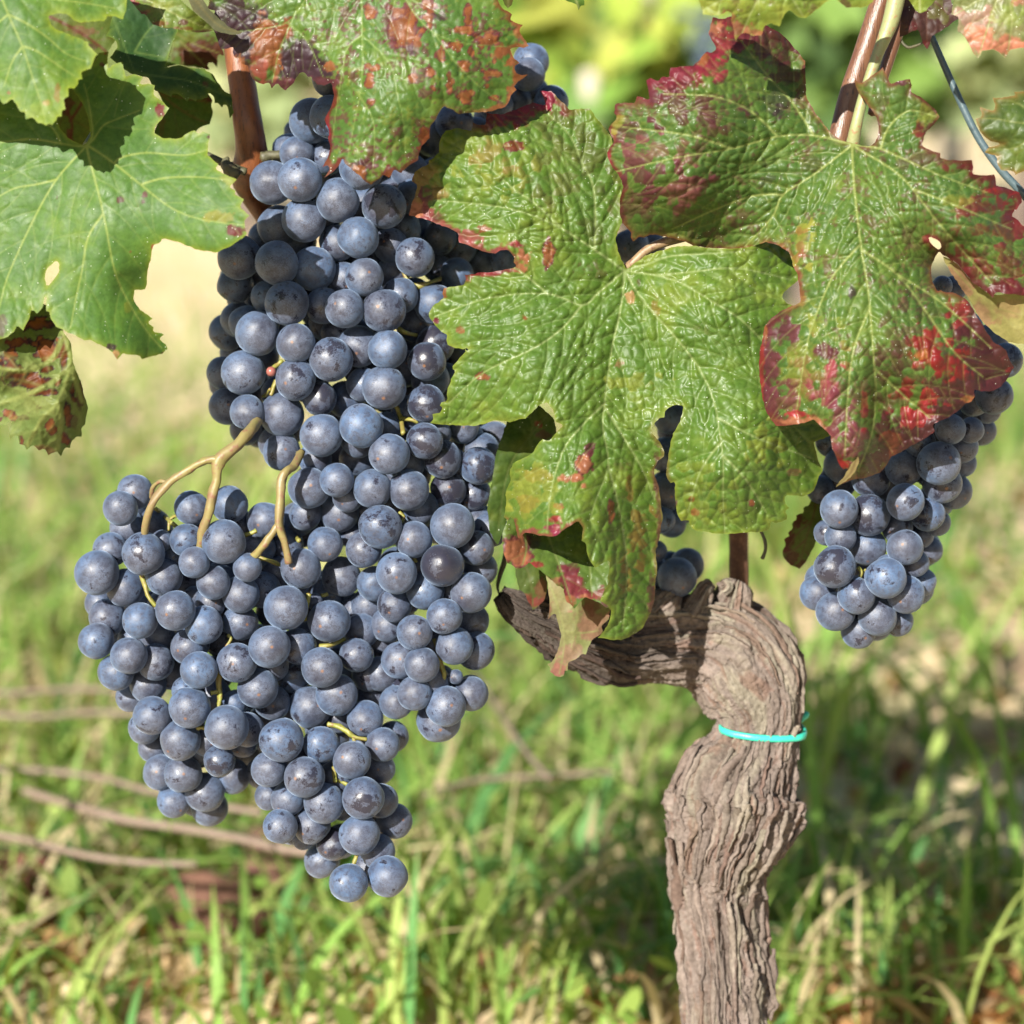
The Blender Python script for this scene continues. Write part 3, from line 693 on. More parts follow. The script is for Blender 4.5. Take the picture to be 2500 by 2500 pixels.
leaf('green leaf peppered with orange brown dead spots, with a dark purple lobe', L6, 0.945,
     [(884, 60, 0), (560, 80, -6), (690, 200, -8), (750, 130, -3), (805, 300, -13), (835, 320, 0), (870, 440, -2), (1000, 270, 8), (1100, 230, 6), (1270, 170, -7), (1150, 60, 1), (950, 400, 0), (1040, 350, -4), (830, 180, 2)],
     V6, pal=dict(g1=(0.070, 0.155, 0.026), g2=(0.10, 0.19, 0.026), gy=(0.15, 0.21, 0.03), vein=(0.22, 0.32, 0.09)), rug=0.75, cell=3, cellsp=24, seed=61, speck=0.9, zmul=1.3, edges=[(1220, 150, 90, 150, BROWN, 12, 0.9), (805, 320, 40, 130, (0.16, 0.015, 0.015), 9, 0.9), (930, 420, 140, 50, (0.13, 0.03, 0.015), 9, 0.8), (660, 170, 180, 70, (0.10, 0.015, 0.025), 16, 0.8)], rim=((0.16, 0.05, 0.02), 5, 0.7), veinw=0.8, veincol=0.7,
     patches=[(DARKP, 560, 45, 75, 65, 0.85, 0.3), (DARKP, 570, 105, 75, 55, 1, 0.1), (DARKP, 645, 75, 70, 45, 0.95, 0.2), (DARKP, 725, 145, 62, 66, 1, 0.1), (DARKP, 770, 170, 45, 36, 1, 0.1), (PURPLE, 690, 205, 30, 14, 0.9), (PURPLE, 790, 200, 30, 12, 0.9), (DARKP, 600, 20, 60, 30, 0.6, 0.7),
              (BROWN, 655, 105, 40, 60, 1, 0.05), (RUSTB, 690, 75, 34, 26, 1, 0.05), ((0.30, 0.07, 0.045), 635, 172, 26, 30, 1, 0.05), (BROWN, 585, 152, 14, 14, 0.9), (BROWN, 672, 165, 14, 25, 0.9), (BROWN, 808, 162, 13, 12, 0.9), (BROWN, 695, 70, 26, 22, 0.9, 0.2),
              (BROWN, 985, 70, 42, 52, 1, 0.2, PURPLE), (BROWN, 1018, 105, 16, 18, 1, 0.2), (BROWN, 968, 30, 20, 20, 0.9, 0.2, PURPLE), (BROWN, 1045, 12, 18, 20, 1, 0.2, PURPLE), (BROWN, 905, 25, 14, 12, 1, 0.2, PURPLE), (BROWN, 1143, 45, 10, 26, 1, 0.2, PURPLE), (BROWN, 1130, 72, 24, 9, 1, 0.2, PURPLE), (BROWN, 1190, 100, 26, 20, 1, 0.2, PURPLE), (BROWN, 1225, 125, 26, 18, 1, 0.2), (BROWN, 1250, 148, 20, 14, 1, 0.2), (BROWN, 1200, 178, 22, 12, 1, 0.2, PURPLE), (BROWN, 1262, 190, 14, 12, 1, 0.2), (BROWN, 1248, 217, 14, 10, 1, 0.1),
              (BROWN, 1117, 113, 15, 14, 1, 0.2, PURPLE), (BROWN, 1151, 127, 9, 10, 1, 0.2, PURPLE), (BROWN, 1135, 160, 15, 10, 1, 0.2, PURPLE), (BROWN, 1097, 202, 8, 20, 1, 0.2, PURPLE), (BROWN, 1050, 174, 14, 11, 1, 0.2, PURPLE), (BROWN, 1010, 192, 7, 9, 1, 0.2, PURPLE), (BROWN, 1058, 216, 8, 7, 1, 0.2, PURPLE), (BROWN, 1140, 234, 20, 12, 1, 0.2, PURPLE), (BROWN, 905, 163, 14, 7, 1, 0.2, PURPLE), (BROWN, 902, 246, 11, 14, 1, 0.2, PURPLE), (BROWN, 902, 200, 9, 14, 1, 0.2, PURPLE), (BROWN, 1078, 130, 13, 18, 1, 0.2, PURPLE), (BROWN, 1210, 240, 12, 6, 1, 0.2, PURPLE), (BROWN, 1048, 40, 12, 22, 0.8, 0.2, PURPLE),
              (RUSTB, 1038, 345, 16, 22, 1, 0.2, PURPLE), (PURPLE, 888, 405, 26, 18, 0.9), (BROWN, 880, 420, 16, 22, 0.95, 0.2, DARKP), (RUSTB, 950, 422, 10, 12, 1, 0.2, PURPLE), (PURPLE, 960, 320, 14, 20, 0.5), (RED, 800, 300, 7, 34, 0.9), (RUSTB, 800, 395, 10, 24, 1, 0.2), (DARKP, 1075, 42, 20, 14, 0.7), (DARKP, 1000, 120, 20, 14, 0.7)],
     spots=[(1120, 190, 150, 90, 50, 0.34, 6, BROWN, PURPLE)])
# big blistered leaf in the middle
L7 = [[(1530, 658), (1521, 640), (1508, 612), (1503, 580), (1512, 560), (1524, 530), (1518, 430), (1490, 330), (1440, 265), (1390, 268), (1345, 222), (1318, 222), (1335, 258), (1300, 250), (1260, 268), (1225, 280), (1187, 275), (1186, 305), (1170, 306), (1154, 298), (1149, 321), (1140, 317), (1120, 313), (1103, 316), (1088, 319), (1079, 330), (1072, 352), (1072, 372), (1060, 384), (1047, 391), (1047, 400), (1030, 408), (1014, 419), (1005, 442), (1019, 452), (1014, 475), (1004, 500), (998, 526), (1033, 533), (1060, 543), (1079, 552), (1100, 559), (1117, 568), (1121, 592), (1140, 597), (1159, 606), (1185, 615), (1210, 619), (1222, 611), (1240, 610), (1256, 629), (1254, 640), (1262, 650), (1250, 655), (1219, 661),
       (1175, 665), (1135, 671), (1138, 682), (1133, 694), (1105, 700), (1084, 703), (1080, 716), (1084, 727), (1062, 742), (1047, 764), (1050, 778), (1062, 794), (1078, 810), (1092, 817), (1090, 830), (1093, 842), (1111, 850), (1130, 853), (1147, 848), (1128, 868), (1105, 894), (1106, 902), (1113, 905), (1101, 925), (1097, 940), (1092, 956), (1090, 980), (1078, 982), (1074, 990), (1081, 996), (1074, 1008), (1056, 1011), (1058, 1024), (1050, 1033), (1090, 1037), (1120, 1038), (1151, 1040), (1180, 1036), (1209, 1026), (1244, 1031), (1283, 1022), (1303, 1002), (1320, 986), (1336, 982), (1350, 1000), (1358, 1030), (1376, 1039), (1364, 1050), (1350, 1065), (1340, 1076), (1325, 1072), (1312, 1086), (1303, 1103), (1294, 1110), (1270, 1122), (1252, 1132), (1246, 1145),
       (1244, 1158), (1247, 1175), (1240, 1188), (1235, 1202), (1236, 1230), (1230, 1262), (1240, 1270), (1256, 1272), (1262, 1300), (1266, 1316), (1282, 1300), (1300, 1302), (1318, 1308), (1345, 1310), (1358, 1308), (1378, 1292), (1400, 1278), (1413, 1272), (1424, 1290), (1420, 1320), (1430, 1326), (1432, 1345), (1440, 1368), (1453, 1386), (1470, 1376), (1490, 1366), (1488, 1390), (1483, 1409), (1486, 1420), (1476, 1440), (1466, 1466), (1484, 1478), (1492, 1490), (1488, 1515), (1475, 1540), (1459, 1557), (1490, 1562), (1516, 1563), (1535, 1556), (1552, 1546), (1569, 1533), (1581, 1510), (1591, 1488), (1598, 1462),
       (1600, 1435), (1604, 1395), (1600, 1347), (1608, 1320), (1613, 1290), (1618, 1268), (1615, 1246), (1612, 1215), (1607, 1184), (1597, 1155), (1606, 1125), (1621, 1114), (1622, 1103), (1611, 1079), (1600, 1066), (1592, 1058), (1590, 1044), (1600, 1030), (1610, 1020), (1622, 1019), (1624, 1003), (1632, 996), (1651, 988), (1669, 990), (1666, 1010), (1661, 1029), (1652, 1044), (1643, 1058), (1637, 1080), (1633, 1104), (1628, 1140), (1626, 1158), (1630, 1170), (1637, 1179), (1648, 1176), (1648, 1200), (1650, 1234), (1654, 1256), (1663, 1272), (1682, 1270), (1684, 1282), (1692, 1291), (1702, 1296), (1713, 1297), (1740, 1302), (1770, 1303), (1800, 1302),
       (1835, 1298), (1846, 1300), (1862, 1298), (1878, 1291), (1881, 1278), (1870, 1268), (1882, 1272), (1894, 1277), (1908, 1274), (1921, 1268), (1922, 1258), (1916, 1250), (1928, 1240), (1918, 1230), (1916, 1214), (1922, 1208), (1940, 1210), (1961, 1212), (1976, 1206), (1987, 1197), (1994, 1180), (2000, 1161), (2009, 1148), (2000, 1130), (1994, 1110), (1990, 1096), (1986, 1078), (2010, 1072), (2030, 1060), (2010, 980), (1970, 880), (1945, 800), (1938, 748), (1921, 741), (1909, 722), (1915, 712), (1932, 698), (1948, 685), (1962, 660), (1952, 620), (1930, 588), (1890, 580), (1860, 585), (1828, 603),
       (1785, 607), (1740, 606), (1700, 600), (1670, 600), (1640, 603), (1610, 612), (1575, 624), (1552, 640), (1540, 650)]]
V7 = [[(1524, 661), (1520, 720), (1508, 790), (1494, 850), (1477, 973), (1472, 1044), (1485, 1136), (1455, 1220), (1440, 1270)], [(1476, 985), (1420, 1040), (1375, 1100), (1345, 1200), (1335, 1300)], [(1474, 990), (1530, 1080), (1570, 1150), (1598, 1220)],
      [(1524, 661), (1460, 715), (1420, 745), (1336, 717), (1196, 727), (1061, 773)], [(1420, 745), (1373, 801), (1303, 850), (1180, 910), (1095, 985)], [(1524, 661), (1452, 610), (1373, 559), (1289, 522), (1196, 501), (1061, 489)], [(1452, 610), (1450, 466), (1420, 396), (1390, 330), (1330, 270)],
      [(1373, 559), (1310, 500), (1247, 456), (1196, 410), (1103, 349)], [(1524, 661), (1560, 720), (1600, 769), (1661, 838), (1710, 905), (1743, 980), (1757, 1058), (1765, 1125), (1765, 1213), (1770, 1300)], [(1762, 1110), (1820, 1170), (1870, 1250)], [(1750, 1020), (1850, 1070), (1985, 1120)],
      [(1524, 661), (1600, 672), (1660, 690), (1754, 745), (1820, 790), (1900, 880), (1960, 980)], [(1600, 672), (1680, 665), (1800, 655), (1930, 683)], [(1524, 661), (1580, 645), (1640, 625), (1750, 618), (1840, 612)], [(1485, 1136), (1510, 1240), (1530, 1380), (1520, 1540)], [(1760, 1080), (1710, 1150), (1680, 1250)], [(1336, 717), (1250, 650), (1180, 650)]]
t7 = leaf('large blistered green leaf with pink edges and a curled lower lobe over the trunk', L7, 0.967,
          [(1524, 661, -5), (1330, 250, -8), (1450, 330, -6), (1200, 380, 5), (1005, 520, -8), (1150, 590, 2), (1300, 600, 4), (1240, 700, 0), (1050, 765, -3), (1065, 1030, -9), (1200, 1000, 0), (1300, 850, 8), (1400, 850, 3), (1750, 720, 5), (1930, 690, -8), (1640, 900, -2), (1740, 1000, 4), (1770, 1290, -8), (1760, 1150, 7), (2000, 1100, -14), (1640, 1150, -6),
           (1440, 1100, 8), (1330, 1200, 8), (1420, 1260, 16), (1600, 1240, -8), (1590, 1400, -10), (1520, 1300, 2), (1500, 1420, 6), (1520, 1540, -4), (1470, 1380, 8), (1235, 1290, -12), (1280, 1310, 4), (1500, 980, -2)],
          V7, rug=1.0, cell=3, cellsp=25, secsp=58, seed=71, speck=0.03, zmul=1.6, hmul=1.4, edges=[(1150, 560, 190, 100, (0.30, 0.06, 0.07), 13, 0.9), (1030, 480, 60, 90, (0.17, 0.028, 0.045), 34, 0.85), (1180, 668, 90, 22, (0.22, 0.025, 0.03), 13, 0.95), (1260, 275, 140, 60, (0.2, 0.025, 0.04), 26, 0.9), (1320, 1290, 110, 40, (0.26, 0.05, 0.05), 12, 0.85), (1605, 1300, 40, 260, (0.13, 0.05, 0.03), 12, 0.6)], ter=0.5, veinw=1.0, wave=2.0, rim=((0.26, 0.30, 0.035), 7, 0.6),
          pal=dict(g1=(0.078, 0.165, 0.020), g2=(0.115, 0.205, 0.024), gy=(0.19, 0.25, 0.035), vein=(0.27, 0.35, 0.14)),
          patches=[((0.17, 0.03, 0.05), 1040, 470, 32, 32, 0.85, 0.6), (PINK, 1035, 520, 30, 20, 0.85, 0.3), (SALMON, 1012, 515, 18, 18, 1, 0.2), (PINK, 1060, 545, 30, 9, 0.8), (PINK, 1140, 575, 34, 16, 0.9, 0.5), (RED, 1180, 560, 14, 8, 0.7), (PINK, 1215, 612, 34, 9, 0.9), (SALMON, 1275, 625, 20, 28, 1, 0.2), ((0.30, 0.03, 0.06), 1262, 600, 30, 10, 0.9, 0.3), (BROWN, 1338, 615, 11, 28, 1, 0.1, PURPLE), (SALMON, 1268, 650, 18, 14, 1, 0.2),
                   ((0.26, 0.025, 0.035), 1180, 668, 52, 8, 0.95), (RED, 1085, 712, 6, 12, 0.7), ((0.14, 0.01, 0.02), 1066, 782, 9, 8, 1), (BROWN, 1120, 803, 10, 9, 0.9), (BROWN, 1284, 776, 8, 10, 1, 0.1), (BROWN, 1178, 918, 12, 9, 0.8, 0.3, PURPLE), (RUSTB, 1250, 355, 20, 10, 1, 0.1, PURPLE), ((0.28, 0.03, 0.05), 1250, 280, 60, 28, 0.95, 0.2), ((0.30, 0.02, 0.06), 1335, 240, 28, 30, 0.95, 0.1), (PURPLE, 1190, 295, 20, 16, 0.6),
                   (PURPLE, 1400, 380, 90, 90, 0.3, 0.9), (PURPLE, 1450, 560, 40, 30, 0.25, 1.0), (PURPLE, 1440, 660, 24, 16, 0.4, 0.8), (YEL, 1220, 400, 60, 50, 0.4, 0.8), (YEL, 1050, 440, 40, 40, 0.4, 0.6), (PINK, 1200, 380, 40, 30, 0.3, 0.9),
                   (SALMON, 1428, 1140, 18, 28, 1, 0.15, PURPLE), (SALMON, 1400, 1168, 36, 13, 1, 0.15), (SALMON, 1425, 1185, 10, 12, 1, 0.1), (PURPLE, 1441, 1096, 11, 12, 0.9), (PURPLE, 1520, 1135, 20, 14, 0.4, 0.5), (BROWN, 1492, 1250, 7, 26, 0.95, 0.1, PURPLE), (BROWN, 1290, 1230, 22, 16, 0.5, 0.6), (BROWN, 1310, 1160, 30, 14, 0.4, 0.6), (RED, 1368, 1236, 14, 7, 0.8), (RED, 1350, 1270, 22, 10, 0.95, 0.3), ((0.26, 0.02, 0.07), 1350, 1290, 24, 15, 0.95, 0.2), (PINK, 1305, 1296, 24, 9, 0.9), (PURPLE, 1240, 1295, 14, 12, 0.8),
                   (PURPLE, 1604, 1150, 10, 60, 0.7, 0.3), (PURPLE, 1610, 1290, 8, 60, 0.6, 0.4), (BROWN, 1570, 1300, 20, 60, 0.5, 0.8), (PURPLE, 1590, 1440, 10, 60, 0.7, 0.3), (BROWN, 1530, 1400, 14, 40, 0.5, 0.6), (BROWN, 1535, 1190, 8, 30, 0.5, 0.5), (YEL, 1300, 1200, 50, 60, 0.5, 0.7),
                   (YEL, 1530, 930, 60, 16, 0.4, 0.8), (YEL, 1700, 1200, 60, 60, 0.3, 0.8), (BROWN, 1838, 1230, 9, 9, 0.9, 0.1, PURPLE), (BROWN, 1695, 1250, 8, 7, 0.8), (BROWN, 1686, 1220, 6, 6, 0.8), (PURPLE, 1652, 1228, 5, 18, 0.9), (PINK, 1932, 1150, 14, 10, 0.5), (TAN, 1538, 725, 12, 10, 0.8), (PURPLE, 1560, 690, 5, 14, 0.5), (BROWN, 1600, 745, 8, 20, 0.4), (PURPLE, 1700, 800, 20, 14, 0.2, 0.8), (YEL, 1880, 1080, 40, 40, 0.4, 0.8), (PINK, 1510, 890, 8, 10, 0.5)])
# inside of the rolled lower lobe, and its pale tip
blade('curled_lobe', [[(1246, 1262), (1290, 1296), (1340, 1288), (1400, 1255), (1450, 1280), (1475, 1350), (1500, 1420), (1496, 1482), (1480, 1484), (1462, 1470), (1440, 1462), (1428, 1457), (1415, 1470), (1402, 1486), (1392, 1474), (1384, 1470), (1376, 1444), (1378, 1432), (1360, 1430), (1345, 1412), (1330, 1402), (1312, 1388), (1292, 1372), (1280, 1384), (1261, 1390), (1248, 1378), (1236, 1374), (1228, 1340), (1228, 1296)]], 0.978,
      [(1260, 1290, 2), (1300, 1320, -6), (1400, 1300, -10), (1385, 1440, 6), (1470, 1420, 2), (1250, 1380, 6), (1340, 1390, 3), (1440, 1460, 4)],
      [[(1330, 1290), (1350, 1340), (1372, 1400), (1395, 1470)], [(1280, 1300), (1285, 1340), (1275, 1380)], [(1440, 1300), (1440, 1380), (1445, 1455)]], t7, M_LEAF, rug=0.8, seed=73, cellsp=26,
      pal=dict(g1=(0.085, 0.15, 0.028), g2=(0.11, 0.18, 0.03), gy=(0.17, 0.2, 0.04), vein=(0.2, 0.26, 0.09)),
      patches=[(SALMON, 1262, 1345, 34, 36, 1, 0.1, PURPLE), (TAN, 1352, 1418, 30, 12, 0.95, 0.2), ((0.24, 0.035, 0.06), 1400, 1432, 44, 40, 0.95, 0.35), (SALMON, 1390, 1468, 20, 12, 0.95, 0.1), (SALMON, 1440, 1456, 26, 7, 0.95), ((0.22, 0.03, 0.05), 1455, 1445, 24, 18, 0.8, 0.3), (RED, 1315, 1375, 18, 9, 0.9), (DARKP, 1298, 1325, 16, 26, 0.7), (PURPLE, 1390, 1385, 20, 16, 0.6, 0.4), (PURPLE, 1480, 1480, 14, 9, 0.8)])
blade('lobe_tip', [[(1300, 1380), (1332, 1398), (1338, 1430), (1342, 1466), (1338, 1512), (1349, 1500), (1358, 1497), (1364, 1525), (1371, 1550), (1366, 1576), (1354, 1607), (1345, 1618), (1336, 1622), (1343, 1628), (1343, 1640), (1355, 1650), (1367, 1653), (1376, 1650), (1382, 1630), (1385, 1642), (1388, 1616), (1405, 1610), (1420, 1596), (1430, 1598), (1436, 1580), (1450, 1558), (1462, 1552), (1472, 1541), (1468, 1528), (1486, 1512), (1490, 1480), (1470, 1450), (1430, 1420), (1370, 1400)]], 0.988,
      [(1330, 1400, -4), (1360, 1500, 4), (1350, 1600, 0), (1365, 1645, 6), (1440, 1540, -3), (1470, 1480, -6), (1400, 1500, 3)],
      [[(1330, 1400), (1362, 1480), (1378, 1560), (1366, 1645)], [(1400, 1430), (1410, 1500), (1395, 1580)], [(1375, 1540), (1420, 1545), (1460, 1540)]], t7, M_LEAF_FAR, rug=0.4, seed=79, raised=True, cellsp=34, ter=0.15,
      pal=dict(g1=(0.26, 0.29, 0.12), g2=(0.31, 0.30, 0.15), gy=(0.34, 0.28, 0.16), vein=(0.34, 0.36, 0.16)),
      patches=[((0.34, 0.17, 0.14), 1450, 1530, 45, 50, 0.8, 0.3), ((0.33, 0.19, 0.15), 1400, 1590, 40, 30, 0.8, 0.3), ((0.36, 0.16, 0.14), 1365, 1640, 24, 16, 0.95, 0.2), ((0.3, 0.13, 0.11), 1342, 1490, 10, 30, 0.8), ((0.2, 0.08, 0.06), 1450, 1480, 24, 20, 0.7)])
# right leaf with red lobes
L8 = [[(2082, 350), (2061, 345), (2040, 332), (2022, 317), (2004, 292), (1987, 270), (1976, 250), (1968, 233), (1966, 186), (1966, 149), (1952, 130), (1935, 112), (1918, 92), (1903, 79), (1868, 60), (1840, 70), (1805, 84), (1786, 40), (1762, 46), (1740, 42), (1734, 62), (1730, 84), (1742, 104), (1749, 121), (1736, 130), (1726, 126), (1712, 140), (1693, 161), (1668, 162), (1637, 165), (1634, 178), (1635, 191), (1622, 187), (1614, 189), (1608, 198), (1600, 196), (1588, 190), (1578, 196), (1583, 220), (1587, 247), (1570, 238), (1555, 235), (1553, 243), (1550, 252), (1525, 250), (1503, 254), (1499, 275), (1506, 284), (1503, 293), (1492, 303), (1485, 315), (1492, 332), (1499, 345), (1490, 358), (1482, 373), (1484, 385), (1489, 396), (1500, 414), (1513, 433), (1522, 456), (1516, 476), (1513, 494), (1513, 520), (1519, 545), (1532, 558), (1541, 568), (1540, 580), (1546, 590), (1560, 578), (1572, 580), (1587, 573), (1610, 575), (1638, 580), (1668, 588),
       (1693, 601), (1740, 606), (1786, 608), (1833, 603), (1870, 590), (1903, 600), (1926, 615), (1935, 647), (1946, 666), (1952, 700), (1954, 738), (1926, 750), (1905, 760), (1889, 773), (1878, 782), (1866, 798), (1861, 829), (1855, 855), (1853, 895), (1855, 933), (1861, 970), (1871, 1005), (1882, 1024), (1894, 1039), (1915, 1040), (1948, 1036), (1970, 1030), (1987, 1023), (2008, 1043), (2029, 1065), (2030, 1080), (2032, 1096), (2040, 1112), (2047, 1130), (2060, 1146), (2072, 1140), (2064, 1158), (2052, 1174), (2045, 1184), (2060, 1180), (2083, 1171), (2106, 1168), (2130, 1161), (2148, 1154), (2161, 1140), (2170, 1126), (2176, 1114), (2200, 1104), (2218, 1093), (2250, 1076), (2283, 1052), (2276, 1040), (2280, 1034), (2300, 1026),
       (2321, 1016), (2340, 1002), (2357, 985), (2372, 980), (2381, 967), (2378, 951), (2396, 956), (2414, 956), (2432, 950), (2445, 943), (2456, 930), (2466, 912), (2476, 896), (2464, 876), (2456, 855), (2440, 842), (2425, 835), (2406, 806), (2388, 778), (2379, 760), (2368, 741), (2356, 728), (2342, 721), (2326, 714), (2311, 714), (2296, 708), (2289, 713), (2282, 698), (2275, 680), (2273, 662), (2276, 643), (2288, 620), (2299, 601), (2294, 590), (2280, 582), (2266, 573), (2270, 590), (2285, 605), (2303, 624), (2322, 635), (2341, 648), (2356, 666), (2372, 688), (2398, 706), (2424, 727), (2428, 718), (2434, 713),
       (2466, 718), (2499, 722), (2535, 722), (2535, 555), (2499, 552), (2484, 536), (2466, 526), (2482, 512), (2495, 494), (2494, 482), (2488, 470), (2460, 460), (2432, 452), (2431, 440), (2427, 426), (2400, 428), (2373, 424), (2376, 408), (2373, 391), (2334, 391), (2296, 387), (2296, 374), (2272, 366), (2250, 354), (2262, 320), (2280, 304), (2294, 284), (2282, 266), (2266, 252), (2246, 236), (2224, 226), (2226, 208), (2222, 193), (2196, 197), (2173, 205), (2166, 186), (2155, 164), (2130, 184), (2104, 203), (2087, 194), (2090, 212), (2098, 230), (2118, 256), (2136, 280), (2142, 294), (2145, 307), (2144, 322), (2143, 335), (2136, 348), (2120, 358), (2103, 356)]]
V8 = [[(2080, 352), (2085, 450), (2101, 596), (2118, 700), (2127, 792), (2133, 880), (2138, 960), (2128, 1060), (2095, 1150)], [(2101, 596), (2060, 640), (2028, 685), (1991, 773), (1968, 852), (1945, 1000)], [(2103, 610), (2190, 670), (2260, 760), (2330, 860), (2400, 920)], [(2124, 750), (2085, 850), (2070, 960), (2062, 1120)],
      [(2080, 352), (2066, 365), (1982, 429), (1912, 475), (1884, 531), (1819, 601)], [(1912, 475), (1840, 478), (1750, 510), (1640, 560)], [(2080, 352), (2050, 345), (1987, 331), (1898, 333), (1786, 363), (1650, 385), (1500, 420)], [(1987, 331), (1935, 252), (1875, 186), (1810, 100)], [(1898, 333), (1830, 270), (1740, 235), (1620, 230)],
      [(2080, 352), (2103, 368), (2173, 410), (2220, 452), (2280, 530), (2340, 600), (2420, 690)], [(2080, 352), (2145, 362), (2200, 385), (2300, 430), (2410, 470)], [(2150, 362), (2170, 310), (2220, 270), (2285, 285)], [(2230, 462), (2330, 500), (2470, 560)], [(2190, 670), (2300, 740), (2420, 850)], [(1786, 363), (1680, 330), (1520, 310)], [(2135, 900), (2200, 960), (2270, 1020)]]
